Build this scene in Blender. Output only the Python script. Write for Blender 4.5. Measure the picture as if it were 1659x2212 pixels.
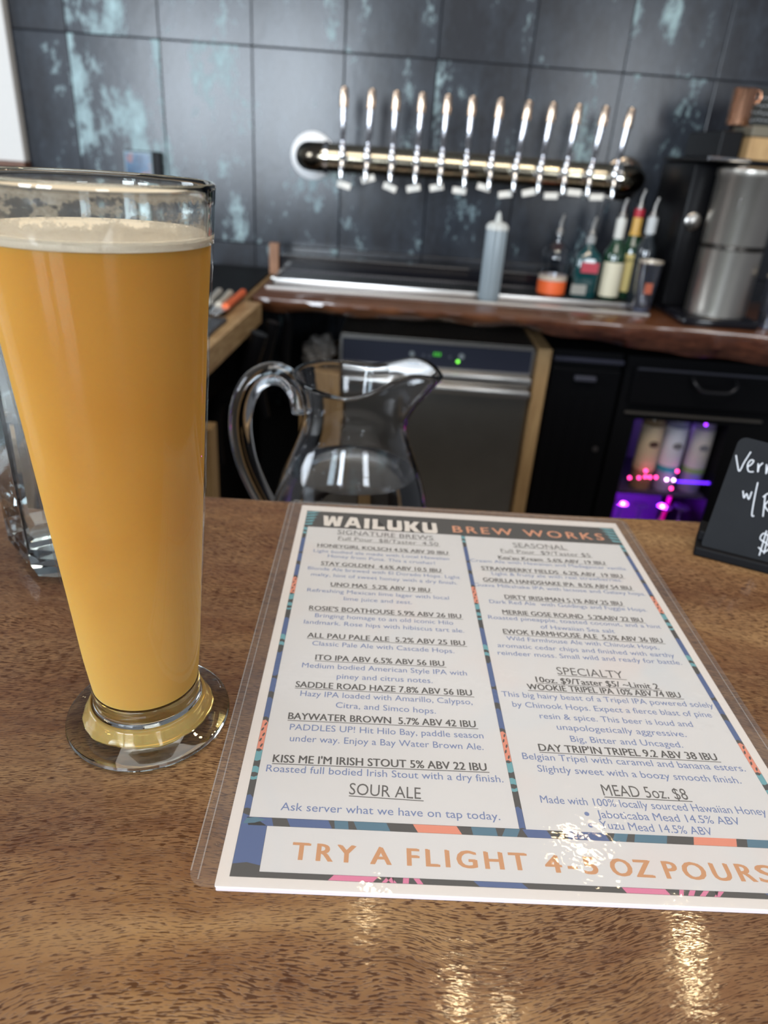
import bpy, bmesh, math, random
from mathutils import Vector, Matrix, Euler
for o in list(bpy.data.objects): bpy.data.objects.remove(o)
S = bpy.context.scene
C = S.collection
PI = math.pi
BAR = 1.07                                  # height of the bar top
# ------------------------------------------------------------------ camera
F, CX, CY, PIT, ROL = 1528.4, 829.5, 1106.0, math.radians(27.0), math.radians(4.2)
CAM = Vector((0, 0, BAR + .2186))
fw = Vector((0, math.cos(PIT), -math.sin(PIT))); rt = Vector((1, 0, 0)); up = rt.cross(fw)
r2 = rt * math.cos(ROL) + up * math.sin(ROL); u2 = up * math.cos(ROL) - rt * math.sin(ROL)
cd = bpy.data.cameras.new('camera'); cam = bpy.data.objects.new('camera', cd); C.objects.link(cam)
cam.matrix_world = Matrix(((r2.x, u2.x, -fw.x, CAM.x), (r2.y, u2.y, -fw.y, CAM.y), (r2.z, u2.z, -fw.z, CAM.z), (0, 0, 0, 1)))
cd.sensor_fit = 'HORIZONTAL'; cd.sensor_width = 36; cd.lens = F / 1659 * 36
cd.clip_start = .01
cd.dof.use_dof = True; cd.dof.focus_distance = .265; cd.dof.aperture_fstop = 15
S.camera = cam
S.cycles.max_bounces = 20; S.cycles.transmission_bounces = 16; S.cycles.transparent_max_bounces = 24
def ray(x, y):
    return r2 * ((x - CX) / F) - u2 * ((y - CY) / F) + fw
def atY(x, y, Y):                           # a sighted point on the vertical plane at distance Y
    d = ray(x, y); return CAM + d * (Y / d.y)
def atZ(x, y, z):                           # a sighted point on the level plane z
    d = ray(x, y); return CAM + d * ((z - CAM.z) / d.z)
# ------------------------------------------------------------------ world, lamps, exposure
S.view_settings.view_transform = 'Standard'; S.view_settings.look = 'None'
S.view_settings.gamma = 1; S.view_settings.use_curve_mapping = False
S.view_settings.exposure = 0.0
W = bpy.data.worlds.new('world'); S.world = W; W.use_nodes = True
W.node_tree.nodes['Background'].inputs[0].default_value = (.62, .66, .74, 1)
W.node_tree.nodes['Background'].inputs[1].default_value = .23
def area(name, loc, look, sx, sy, power, col):
    l = bpy.data.lights.new(name, 'AREA'); l.shape = 'RECTANGLE'; l.size = sx; l.size_y = sy; l.energy = power; l.color = col
    o = bpy.data.objects.new(name, l); C.objects.link(o); o.location = loc
    o.rotation_euler = (Vector(look) - Vector(loc)).to_track_quat('-Z', 'Y').to_euler(); return o
# daylight through the tall windows behind and beside the photographer
for wx in (-2.35, -1.15):
    area('window_light', (wx, -3.2, 1.75), (wx * .6, 0, 1.5), .8, 1.5, 105, (.80, .90, 1))
area('window_light', (2.1, -3.4, 1.8), (1.2, 0, 1.3), .8, 1.4, 46, (.86, .93, 1))
area('window_light', (-3.4, .6, 1.9), (0, 1.0, 1.1), 1.2, 1.3, 46, (.84, .92, 1))
# warm hanging bulbs over the bar
for lx, ly, lz, e in ((.03, 1.14, 1.5, 1.2), (.84, 1.12, 1.5, 4.5), (.82, 1.0, 1.52, 2.5), (.25, .95, 1.5, 2.6), (.35, .915, 1.5, 1.6), (.60, 1.38, 1.5, .9), (.66, 1.34, 1.47, .7)):
    l = bpy.data.lights.new('bulb', 'POINT'); l.energy = e; l.color = (1, .76, .44); l.shadow_soft_size = .022
    o = bpy.data.objects.new('bulb', l); C.objects.link(o); o.location = (lx, ly, BAR + lz)
area('ceiling_light', (.2, .2, 3.1), (.2, .4, 0), 2.2, 1.4, 44, (1, .93, .84))

# ------------------------------------------------------------------ helpers
def tag(o, label=None, cat=None, group=None, kind=None):
    if label: o['label'] = label
    if cat: o['category'] = cat
    if group: o['group'] = group
    if kind: o['kind'] = kind
    return o
OFF = {}
def thing(name, loc, label, cat, group=None):
    o = bpy.data.objects.new(name, None); C.objects.link(o); o.location = loc; o.empty_display_size = .02
    OFF[o.name] = Vector(loc); return tag(o, label, cat, group)
def obj(name, bm, m, parent=None, smooth=False, origin=None):
    """bm holds world coordinates; links ONE mesh object"""
    if origin is None:
        if parent is not None: origin = Vector((0, 0, 0)); sh = -OFF[parent.name]
        else:
            xs = [v.co for v in bm.verts]
            origin = Vector(((min(v.x for v in xs) + max(v.x for v in xs)) / 2, (min(v.y for v in xs) + max(v.y for v in xs)) / 2, min(v.z for v in xs))); sh = -origin
    else:
        sh = -Vector(origin)
        if parent is not None: origin = Vector(origin) - OFF[parent.name]
    bmesh.ops.translate(bm, verts=bm.verts, vec=sh)
    bmesh.ops.recalc_face_normals(bm, faces=bm.faces)
    me = bpy.data.meshes.new(name); bm.to_mesh(me); bm.free()
    if smooth:
        for p in me.polygons: p.use_smooth = True
        if smooth != 'all': me.set_sharp_from_angle(angle=math.radians(40))
    o = bpy.data.objects.new(name, me); C.objects.link(o); me.materials.append(m)
    o.location = origin
    if parent is not None: o.parent = parent
    OFF[o.name] = (OFF[parent.name] if parent is not None else Vector((0, 0, 0))) + Vector(origin)
    return o
def NB(): return bmesh.new()
def box(bm, x0, x1, y0, y1, z0, z1, bev=0, M=None, seg=2):
    r = bmesh.ops.create_cube(bm, size=1)
    vs = r['verts']
    for v in vs: v.co = Vector(((x0 + x1) / 2 + v.co.x * (x1 - x0), (y0 + y1) / 2 + v.co.y * (y1 - y0), (z0 + z1) / 2 + v.co.z * (z1 - z0)))
    if bev:
        es = list({e for v in vs for e in v.link_edges})
        r = bmesh.ops.bevel(bm, geom=es, offset=bev, segments=seg, affect='EDGES', profile=.5)
        vs = list({v for f in r['faces'] for v in f.verts} | {v for v in vs if v.is_valid})
    if M is not None:
        vv = set(); st = [v for v in vs if v.is_valid]
        while st:
            v = st.pop()
            if v in vv: continue
            vv.add(v); st += [e.other_vert(v) for e in v.link_edges]
        bmesh.ops.transform(bm, matrix=M, verts=list(vv))
    return bm
def lathe(bm, prof, c=(0, 0, 0), n=48, closed=False, M=None, fn=None):
    """prof: list of (r, z).  r == 0 closes to a pole."""
    rings = []
    c = Vector(c)
    for r, z in prof:
        if r < 1e-7:
            p = Vector((0, 0, z)); 
            if M is not None: p = M @ p
            rings.append([bm.verts.new(p + c)])
        else:
            ring = []
            for k in range(n):
                a = 2 * PI * k / n
                p = Vector((r * math.cos(a), r * math.sin(a), z))
                if fn: p = fn(p, a)
                if M is not None: p = M @ p
                ring.append(bm.verts.new(p + c))
            rings.append(ring)
    prs = list(zip(rings, rings[1:])) + ([(rings[-1], rings[0])] if closed else [])
    for A, B in prs:
        if len(A) == 1 and len(B) == 1: continue
        for k in range(n):
            k2 = (k + 1) % n
            if len(A) == 1: bm.faces.new((A[0], B[k], B[k2]))
            elif len(B) == 1: bm.faces.new((A[k], B[0], A[k2]))
            else: bm.faces.new((A[k], B[k], B[k2], A[k2]))
    return bm
def tube(bm, pts, r, n=12, cap=True):
    pts = [Vector(p) for p in pts]
    rr = r if isinstance(r, (list, tuple)) else [r] * len(pts)
    t0 = (pts[1] - pts[0]).normalized()
    nrm = t0.orthogonal().normalized(); rings = []
    for i, p in enumerate(pts):
        t = (pts[min(i + 1, len(pts) - 1)] - pts[max(i - 1, 0)]).normalized()
        nrm = (nrm - t * nrm.dot(t)).normalized(); b = t.cross(nrm)
        rings.append([bm.verts.new(p + (nrm * math.cos(2 * PI * k / n) + b * math.sin(2 * PI * k / n)) * rr[i]) for k in range(n)])
    for A, B in zip(rings, rings[1:]):
        for k in range(n): bm.faces.new((A[k], A[(k + 1) % n], B[(k + 1) % n], B[k]))
    if cap: bm.faces.new(rings[0][::-1]); bm.faces.new(rings[-1])
    return bm
def spline(P, k=6):
    P = [Vector(p) for p in P]; out = []
    for i in range(len(P) - 1):
        a, b, c, d = P[max(i - 1, 0)], P[i], P[i + 1], P[min(i + 2, len(P) - 1)]
        for j in range(k):
            t = j / k
            out.append(.5 * ((2 * b) + (c - a) * t + (2 * a - 5 * b + 4 * c - d) * t * t + (3 * b - a - 3 * c + d) * t ** 3))
    out.append(P[-1]); return out
def prism(bm, poly, z0, z1, M=None):
    lo = [bm.verts.new(Vector((x, y, z0))) for x, y in poly]; hi = [bm.verts.new(Vector((x, y, z1))) for x, y in poly]
    n = len(poly)
    bm.faces.new(lo[::-1]); bm.faces.new(hi)
    for k in range(n): bm.faces.new((lo[k], lo[(k + 1) % n], hi[(k + 1) % n], hi[k]))
    if M is not None: bmesh.ops.transform(bm, matrix=M, verts=lo + hi)
    return bm
# ------------------------------------------------------------------ materials
class NT:
    def __init__(s, name):
        s.m = bpy.data.materials.new(name); s.m.use_nodes = True; s.t = s.m.node_tree; s.t.nodes.clear()
        s.out = s.n('ShaderNodeOutputMaterial')
    def n(s, t, **k):
        x = s.t.nodes.new(t)
        for a, b in k.items(): setattr(x, a, b)
        return x
    def l(s, a, b): s.t.links.new(a, b)
    def val(s, sock, v):
        if hasattr(v, 'is_output') or isinstance(v, bpy.types.NodeSocket): s.l(v, sock)
        else: sock.default_value = v
    def bsdf(s, **k):
        b = s.n('ShaderNodeBsdfPrincipled')
        for a, v in k.items(): s.val(b.inputs[a.replace('_', ' ')], v)
        s.l(b.outputs[0], s.out.inputs[0]); return b
    def math(s, op, a, b=0, c=0, clamp=False):
        x = s.n('ShaderNodeMath', operation=op, use_clamp=clamp)
        s.val(x.inputs[0], a); s.val(x.inputs[1], b); s.val(x.inputs[2], c); return x.outputs[0]
    def coord(s, kind='Object'):
        return s.n('ShaderNodeTexCoord').outputs[kind]
    def pos(s): return s.n('ShaderNodeNewGeometry').outputs['Position']
    def mapping(s, v, scale=(1, 1, 1), rot=(0, 0, 0), loc=(0, 0, 0)):
        x = s.n('ShaderNodeMapping'); s.l(v, x.inputs[0]); s.val(x.inputs[1], loc); s.val(x.inputs[2], rot); s.val(x.inputs[3], scale); return x.outputs[0]
    def noise(s, v, scale, detail=2, rough=.5, dist=0, out=0):
        x = s.n('ShaderNodeTexNoise'); s.l(v, x.inputs['Vector']); x.inputs['Scale'].default_value = scale; x.inputs['Detail'].default_value = detail
        x.inputs['Roughness'].default_value = rough; x.inputs['Distortion'].default_value = dist; return x.outputs[out]
    def ramp(s, f, stops, interp='LINEAR'):
        x = s.n('ShaderNodeValToRGB'); s.l(f, x.inputs[0]); cr = x.color_ramp; cr.interpolation = interp
        while len(cr.elements) < len(stops): cr.elements.new(.5)
        for e, (p, c) in zip(cr.elements, stops):
            e.position = p; e.color = (c, c, c, 1) if isinstance(c, (int, float)) else (*c, 1)
        return x.outputs[0]
    def mix(s, f, a, b, blend='MIX'):
        x = s.n('ShaderNodeMix', data_type='RGBA', blend_type=blend)
        s.val(x.inputs[0], f); s.val(x.inputs[6], a); s.val(x.inputs[7], b); return x.outputs[2]
    def bump(s, h, strength, dist):
        x = s.n('ShaderNodeBump'); s.l(h, x.inputs['Height']); x.inputs['Strength'].default_value = strength; x.inputs['Distance'].default_value = dist; return x.outputs[0]
def P(name, col, rough=.5, metal=0, coat=0, emit=None, es=0, trans=0, ior=1.5, nz=0, bump=0, nscale=60):
    t = NT(name); c = (*col, 1)
    if nz or bump:
        f = t.noise(t.coord(), nscale, 4, .6)
        if nz: c = t.mix(f, tuple(x * (1 - nz) for x in col) + (1,), tuple(min(1, x * (1 + nz)) for x in col) + (1,))
    b = t.bsdf(Base_Color=c, Roughness=rough, Metallic=metal, Coat_Weight=coat, Transmission_Weight=trans, IOR=ior)
    b.inputs['Coat Roughness'].default_value = .08
    if bump: t.l(t.bump(f, bump, .002), b.inputs['Normal'])
    if emit: b.inputs['Emission Color'].default_value = (*emit, 1); b.inputs['Emission Strength'].default_value = es
    return t.m
def glass(name, col=(1, 1, 1), ior=1.5, rough=0):
    t = NT(name); g = t.n('ShaderNodeBsdfGlass'); g.inputs[0].default_value = (*col, 1); g.inputs['Roughness'].default_value = rough; g.inputs['IOR'].default_value = ior
    t.l(g.outputs[0], t.out.inputs[0]); return t.m
def thin(name, col=(.98, .98, .98), boost=1.0, rough=.02, ior=1.5, bumpscale=0, bumps=.1, haze=0, hazecol=(.8, .78, .76)):
    """thin clear wall or film: straight-through light plus a Fresnel reflection"""
    t = NT(name); tr = t.n('ShaderNodeBsdfTransparent'); tr.inputs[0].default_value = (*col, 1)
    gl = t.n('ShaderNodeBsdfGlossy'); gl.inputs['Roughness'].default_value = rough; gl.inputs[0].default_value = (1, 1, 1, 1)
    fr = t.n('ShaderNodeFresnel'); bf = t.n('ShaderNodeNewGeometry').outputs['Backfacing']; t.l(t.math('ADD', ior, t.math('MULTIPLY', bf, 1 / ior - ior)), fr.inputs['IOR'])
    if bumpscale:
        b = t.bump(t.noise(t.coord(), bumpscale, 3, .6), bumps, .001); t.l(b, gl.inputs['Normal']); t.l(b, fr.inputs['Normal'])
    base = tr.outputs[0]
    if haze:
        df = t.n('ShaderNodeBsdfDiffuse'); df.inputs[0].default_value = (*hazecol, 1)
        mm = t.n('ShaderNodeMixShader'); mm.inputs[0].default_value = haze; t.l(base, mm.inputs[1]); t.l(df.outputs[0], mm.inputs[2]); base = mm.outputs[0]
    m = t.n('ShaderNodeMixShader'); t.l(t.math('MULTIPLY', fr.outputs[0], boost, clamp=True), m.inputs[0]); t.l(base, m.inputs[1]); t.l(gl.outputs[0], m.inputs[2])
    t.l(m.outputs[0], t.out.inputs[0]); return t.m

def wood_bar():
    t = NT('bar_wood'); p = t.pos()
    # slow warp of the grain
    w1 = t.noise(t.mapping(p, (.62, .85, 1.0), loc=(3.1, 1.7, 0)), 5.5, 1.5, .5)
    w2 = t.noise(t.mapping(p, (2.0, 5.0, 1.0)), 9, 1, .5)
    sx = t.n('ShaderNodeSeparateXYZ'); t.l(p, sx.inputs[0]); X, Y = sx.outputs[0], sx.outputs[1]
    v = t.math('ADD', Y, t.math('ADD', t.math('MULTIPLY', t.math('SUBTRACT', w1, .5), .135), t.math('MULTIPLY', t.math('SUBTRACT', w2, .5), .008)))
    # fine ripple (fiddleback) that makes the lines wavy
    rp = t.noise(t.mapping(p, (1, .25, 1)), 42, 1, .5)
    v = t.math('ADD', v, t.math('MULTIPLY', t.math('SUBTRACT', rp, .5), .0026))
    cb = t.n('ShaderNodeCombineXYZ'); t.l(X, cb.inputs[0]); t.l(v, cb.inputs[1])
    u = cb.outputs[0]
    band = t.noise(t.mapping(u, (1.2, 11, 1)), 3.2, 3, .55)
    blot = t.noise(t.mapping(p, (.7, 1.3, 1)), 8, 3, .6)
    mott = t.noise(t.mapping(u, (22, 60, 1)), 3, 3, .6)
    base = t.ramp(band, [(.28, (.095, .040, .017)), (.42, (.185, .088, .036)), (.55, (.265, .148, .064)), (.70, (.35, .215, .098))])
    base = t.mix(t.ramp(blot, [(.40, 0), (.62, .72)]), base, (.120, .056, .032, 1))
    base = t.mix(t.ramp(mott, [(.35, .0), (.7, .26)]), base, (.40, .25, .125, 1))
    # dark pores: short dashes along the grain, crowded in places
    d1 = t.noise(t.mapping(u, (260, 2800, 1)), 1, 1.5, .5)
    d2 = t.noise(t.mapping(u, (200, 2200, 1), loc=(7, 3, 0)), 1, 1, .5)
    dens = t.noise(t.mapping(u, (5, 14, 1), loc=(1, 9, 0)), 1.6, 2, .5)
    th = t.math('MULTIPLY', t.math('SUBTRACT', dens, .5), .22)
    q1 = t.ramp(t.math('ADD', d1, th), [(.545, 0), (.60, 1)])
    q2 = t.ramp(t.math('ADD', d2, th), [(.57, 0), (.62, 1)])
    pore = t.math('MULTIPLY', t.math('MAXIMUM', q1, q2), .86)
    # thin dark figure line that rings a knot
    ln = t.ramp(t.math('ABSOLUTE', t.math('SUBTRACT', band, .47)), [(0, .55), (.006, 0)])
    col = t.mix(t.math('MAXIMUM', pore, t.math('MULTIPLY', ln, .6)), base, (.048, .016, .006, 1))
    wav = t.noise(t.mapping(p, (160, 420, 1)), 1, 2, .6)
    hgt = t.math('SUBTRACT', t.math('MULTIPLY', wav, .55), t.math('MULTIPLY', t.math('MAXIMUM', q1, q2), .25))
    b = t.bsdf(Base_Color=col, Roughness=.5, Coat_Weight=.62, Coat_Roughness=.08)
    b.inputs['Specular IOR Level'].default_value = .08
    bn = t.bump(hgt, .30, .0004); t.l(bn, b.inputs['Coat Normal']); t.l(t.bump(hgt, .3, .0005), b.inputs['Normal'])
    return t.m
def wood(name, a, b_, rough=.5, coat=0, sx=(3, 40, 3), rot=(0, 0, 0), sc=3, bump=.15):
    t = NT(name); p = t.mapping(t.pos(), sx, rot)
    f = t.noise(p, sc, 5, .6, .6); f2 = t.noise(p, sc * 4, 3, .5)
    f = t.math('ADD', t.math('MULTIPLY', f, .75), t.math('MULTIPLY', f2, .25))
    c = t.ramp(f, [(.3, a), (.52, tuple((x + y) / 2 for x, y in zip(a, b_))), (.7, b_)])
    b = t.bsdf(Base_Color=c, Roughness=rough, Coat_Weight=coat, Coat_Roughness=.06)
    t.l(t.bump(f, bump, .002), b.inputs['Normal']); return t.m
def tile_mat():
    t = NT('patina_tile'); oi = t.n('ShaderNodeObjectInfo')
    rnd = t.n('ShaderNodeVectorMath', operation='SCALE'); rnd.inputs[0].default_value = (9.3, 4.1, 17.7); t.l(oi.outputs['Random'], rnd.inputs['Scale'])
    ad = t.n('ShaderNodeVectorMath', operation='ADD'); t.l(t.pos(), ad.inputs[0]); t.l(rnd.outputs[0], ad.inputs[1]); p = ad.outputs[0]
    big = t.noise(t.mapping(p, (7.5, 1, 2.6)), 1.25, 2, .5)
    mid = t.noise(t.mapping(p, (1.3, 1, .75)), 13, 5, .68, .35)
    fine = t.noise(t.mapping(p, (1, 1, .55)), 55, 4, .72)
    amt = t.n('ShaderNodeSeparateColor'); t.l(oi.outputs['Color'], amt.inputs[0])
    s = t.math('ADD', t.math('ADD', t.math('MULTIPLY', big, .9), t.math('MULTIPLY', mid, .56)), t.math('MULTIPLY', fine, .46))
    s = t.math('ADD', s, t.math('MULTIPLY', amt.outputs[0], .34))
    mask = t.ramp(t.math('MULTIPLY', s, .5), [(.590, 0), (.635, .55), (.70, 1)])
    soft = t.ramp(t.math('MULTIPLY', s, .5), [(.46, 0), (.64, .5)])
    ground = t.mix(t.noise(p, 8, 4, .6), (.011, .012, .015, 1), (.026, .028, .036, 1))
    ground = t.mix(soft, ground, (.062, .080, .105, 1))
    pat = t.mix(mid, (.19, .32, .35, 1), (.52, .70, .72, 1))
    col = t.mix(mask, ground, pat)
    b = t.bsdf(Base_Color=col, Roughness=t.math('ADD', .24, t.math('MULTIPLY', mask, .25)))
    t.l(t.bump(mid, .12, .003), b.inputs['Normal']); return t.m

M_bar = wood_bar()
M_tile = tile_mat()
M_grout = P('grout', (.035, .037, .042), .8)
M_white = P('white_paint', (.72, .70, .67), .6, nz=.04)
M_floor = P('floor_concrete', (.06, .058, .055), .5, nz=.2, nscale=8)
M_steel = P('stainless_steel', (.86, .83, .79), .30, 1, nz=.05, nscale=20)
M_steel_b = P('brushed_steel', (.60, .565, .51), .34, 1, nz=.1, nscale=14)
M_chrome = P('chrome', (.85, .85, .86), .07, 1)
M_pipe = P('pipe_nickel', (.50, .45, .34), .16, 1, nz=.12, nscale=10)
M_copper = P('copper', (.80, .42, .26), .25, 1)
M_black = P('black_plastic', (.005, .005, .006), .36)
M_blackm = P('black_matte', (.004, .004, .005), .6)
for m_ in (M_black, M_blackm): m_.node_tree.nodes['Principled BSDF'].inputs['Specular IOR Level'].default_value = .13
M_blackg = P('black_gloss', (.008, .008, .011), .12)
M_rubber = P('rubber_mat', (.05, .055, .065), .55, bump=.4, nscale=160)
M_backwood = wood('backbar_wood', (.055, .018, .009), (.21, .080, .032), .30, .9, (2.2, 16, 16), sc=2.2)
M_bark = wood('live_edge', (.030, .010, .008), (.16, .055, .03), .28, .9, (9, 9, 30), sc=2.4, bump=.9)
M_tan = wood('raw_plywood', (.34, .20, .085), (.60, .40, .19), .6, 0, (22, 22, 2.2), sc=2.2)
M_glass = glass('clear_glass', (.97, .985, .98), 1.5)
M_pglass = glass('pitcher_glass', (.97, .975, .985), 1.47)
M_water = glass('water', (.97, .985, .99), 1.33)
M_thin = thin('thin_glass_wall', (.97, .97, .96), .38, .015)
M_dark = P('dark_glass', (.02, .025, .03), .05, 0, 1)
# ------------------------------------------------------------------ setting
YW = 2.6
TW, TH, G = .2885, .577, .0011
tiles = {}
AM = {2: [.30, .50, .52, .26, .50, .12, .22, .46, .05, .0, .0],      # patina amount per tile, rows from the top down
      1: [.20, .62, .48, .46, .30, .26, .28, .10, .0, .0, .0],
      0: [.10, .20, .40, .22, .0, .0, .0, .0, .0, .0, .0]}
wall = tag(obj('wall_back', box(NB(), -2.6, 2.0, YW + .006, YW + .12, 0, 3.1), M_grout), None, None, None, 'structure')
tm = None
for row, z0 in ((2, 1.550), (1, .973), (0, .396)):
    for c in range(11):
        x0 = -1.379 + TW * c
        if tm is None:
            b = box(NB(), -TW / 2 + G, TW / 2 - G, -.007, .007, -TH / 2 + G, TH / 2 - G, .0018)
            o = obj('tile', b, M_tile, wall, origin=(0, 0, 0)); tm = o
        else:
            o = tm.copy(); C.objects.link(o)
        o.location = Vector((x0 + TW / 2, YW + random.Random(row * 20 + c).uniform(-.001, .001), z0 + TH / 2)) - OFF[wall.name]
        a = AM[row][c]; o.color = (a, a, a, 1)
tag(obj('floor', box(NB(), -2.6, 2.0, -1.5, YW + .12, -.05, 0), M_floor), None, None, None, 'structure')
# white panel at far left
t = thing('white_wall_panel', (-1.62, 2.57, 1.165), 'smooth white panel with a brown bottom trim on the wall at far left', 'panel')
obj('panel_board', box(NB(), -1.95, -1.262, 2.555, 2.592, 1.178, 2.3, .003), M_white, t)
obj('bottom_trim', box(NB(), -1.95, -1.260, 2.545, 2.592, 1.160, 1.178, .002), wood('trim_brown', (.09, .035, .02), (.2, .09, .05)), t)
# small card terminal
t = thing('wall_tablet', (-.88, 2.57, 1.16), 'small black tablet with a pale frame and blue screen on the tiled wall', 'tablet')
obj('housing', box(NB(), -.935, -.815, 2.568, 2.592, 1.10, 1.236, .004), M_black, t)
obj('bezel', box(NB(), -.934, -.842, 2.560, 2.568, 1.105, 1.234, .002), P('pale_bezel', (.25, .33, .38), .4), t)
tb = NT('tablet_screen'); f = tb.noise(tb.coord(), 26, 3, .6)
tb.bsdf(Base_Color=(.02, .03, .05, 1), Roughness=.15, Emission_Color=tb.ramp(f, [(.35, (.02, .07, .16)), (.55, (.06, .17, .32)), (.62, (.40, .16, .12)), (.7, (.1, .22, .36))]), Emission_Strength=.8)
obj('screen', box(NB(), -.928, -.849, 2.557, 2.560, 1.112, 1.227), tb.m, t)

# ------------------------------------------------------------------ bar top (near)
def edgeY(x): return .4394 + .0446 * x + .0012 * math.sin(x * 11) + .0008 * math.sin(x * 37)
bm = NB()
xs = [-1.7 + 3.2 * k / 160 for k in range(161)]
sec = [(0, 0, -.046), (1, -.0, -.046), (1, .003, -.040), (1, .003, -.006), (1, .0008, -.0015), (1, -.003, 0)]
rows = []
for x in xs:
    ye = edgeY(x)
    rows.append([bm.verts.new((x, -.42, BAR - .046)), bm.verts.new((x, ye, BAR - .046)), bm.verts.new((x, ye + .003, BAR - .04)), bm.verts.new((x, ye + .003, BAR - .005)), bm.verts.new((x, ye + .0005, BAR - .001)), bm.verts.new((x, ye - .003, BAR)), bm.verts.new((x, -.42, BAR))])
for A, B in zip(rows, rows[1:]):
    for k in range(7): bm.faces.new((A[k], A[(k + 1) % 7], B[(k + 1) % 7], B[k]))
bm.faces.new(rows[0][::-1]); bm.faces.new(rows[-1])
t = thing('bar_counter', (-.1, .05, 0), 'long glossy brown wood bar top carrying the beer and the menu', 'counter')
obj('bar_slab', bm, M_bar, t)
obj('front_panel', box(NB(), -1.68, 1.48, -.06, -.02, 0, BAR - .046), M_backwood, t)
obj('back_panel', box(NB(), -1.68, 1.48, .30, .34, 0, BAR - .046), M_blackm, t)
t = thing('service_shelf', (-.1, .56, 0), 'steel service shelf just behind and below the bar top', 'shelf')
obj('shelf_board', box(NB(), -.9, .8, .35, .72, .872, .89, .002), P('shelf_steel', (.16, .15, .14), .4, 1), t)
for x in (-.85, .75): obj('bracket', box(NB(), x - .02, x + .02, .35, .70, 0, .872), M_blackm, t)

# ------------------------------------------------------------------ beer glass
GX, GY = -.0925, .2250
gc = (GX, GY, BAR)
t = thing('beer_glass', (GX, GY, BAR), 'tall footed pilsner glass filled with hazy amber beer', 'glass')
def gr(z):
    K = [(.014, .0210), (.020, .0215), (.027, .0223), (.037, .0233), (.066, .0252), (.098, .0275), (.13, .0297), (.16, .0319), (.19, .0345), (.206, .0357)]
    if z <= K[0][0]: return K[0][1]
    for (a, ra), (b, rb) in zip(K, K[1:]):
        if z <= b: return ra + (rb - ra) * (z - a) / (b - a)
    return K[-1][1]
foot = [(0, .0004), (.0305, .0004), (.0322, .0008), (.0329, .0019), (.0325, .0031), (.0310, .0039), (.0270, .0047), (.0238, .0060), (.0229, .0085), (.0224, .0110), (.0212, .0132), (.0209, .0150), (.0213, .0180), (.0208, .0200), (.0196, .0196), (.015, .0182), (.008, .0174), (0, .0172)]
obj('glass_foot', lathe(NB(), foot, gc, 96), M_glass, t, True)
zs = [.0190 + (.1898 - .0190) * k / 40 for k in range(41)]
obj('glass_wall', lathe(NB(), [(gr(z), z) for z in zs], gc, 96), M_thin, t, 'all')
lip = [(gr(.1898), .1898), (gr(.1912), .1912), (gr(.196), .196), (gr(.2), .200), (gr(.2045), .2045), (gr(.206), .2060), (gr(.206) - .0007, .2066), (gr(.206) - .0016, .2063), (gr(.205) - .0021, .2050), (gr(.2) - .002, .200), (gr(.196) - .002, .196), (gr(.1912) - .002, .1912), (gr(.1898) - .002, .1898)]
obj('glass_rim', lathe(NB(), lip, gc, 128, closed=True), M_glass, t, 'all')
# beer: cloudy liquid that light soaks into
tb = NT('hazy_beer')
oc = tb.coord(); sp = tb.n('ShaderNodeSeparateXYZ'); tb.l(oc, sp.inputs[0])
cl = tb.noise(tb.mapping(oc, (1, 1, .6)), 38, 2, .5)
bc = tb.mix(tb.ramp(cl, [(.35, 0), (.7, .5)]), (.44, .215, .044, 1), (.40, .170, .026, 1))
bc = tb.mix(tb.ramp(tb.math('MULTIPLY', sp.outputs[2], 8), [(.1, .55), (.8, 0)]), bc, (.46, .285, .080, 1))  # paler yellow low down: light through thinner beer, put into the colour
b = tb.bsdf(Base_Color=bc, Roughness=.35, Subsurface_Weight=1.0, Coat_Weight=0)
b.inputs['Subsurface Radius'].default_value = (1.0, .6, .22); b.inputs['Subsurface Scale'].default_value = .010
b.inputs['Specular IOR Level'].default_value = .0
M_beer = tb.m
bp = [(0, .0176), (.008, .0178), (.015, .0186), (.0196, .0200)] + [(gr(z) - .0009, z) for z in [.021 + (.1901 - .021) * k / 34 for k in range(35)]] + [(0, .1901)]
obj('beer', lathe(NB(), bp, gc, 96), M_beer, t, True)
M_foam = P('beer_foam', (.82, .70, .54), .7, nz=.08, nscale=300, bump=.4)
ri = gr(.191) - .0009
obj('foam_cap', lathe(NB(), [(0, .1900), (gr(.1900) - .0006, .1900), (gr(.1916) - .0006, .1916), (ri - .0009, .1924), (ri - .003, .1916), (0, .1912)], gc, 96), M_foam, t, True)
# beer spilled round the neck and held on the foot
tb = NT('spilt_beer'); tb.bsdf(Base_Color=(.86, .58, .20, 1), Roughness=.06, Transmission_Weight=.72, IOR=1.33, Subsurface_Weight=.3); tb.t.nodes['Principled BSDF'].inputs['Subsurface Scale'].default_value = .004
def rag(p, a):
    r = math.hypot(p.x, p.y); k = max(0, (r - .0226) / .004)
    f = .0009 * math.sin(a * 2 + 1.2) + .0004 * math.sin(a * 5 + .4) + .00022 * math.sin(a * 11) + .00014 * math.sin(a * 23 + 2); q = 1 + k * f / r; return Vector((p.x * q, p.y * q, p.z))
obj('spilt_beer_ring', lathe(NB(), [(.0222, .0128), (.0232, .0105), (.0238, .0080), (.0246, .0066), (.0253, .0056), (.0255, .0050), (.0246, .0050), (.0236, .0060), (.0226, .0085), (.0218, .0110)], gc, 120, closed=True, fn=rag), tb.m, t, 'all')
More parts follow.
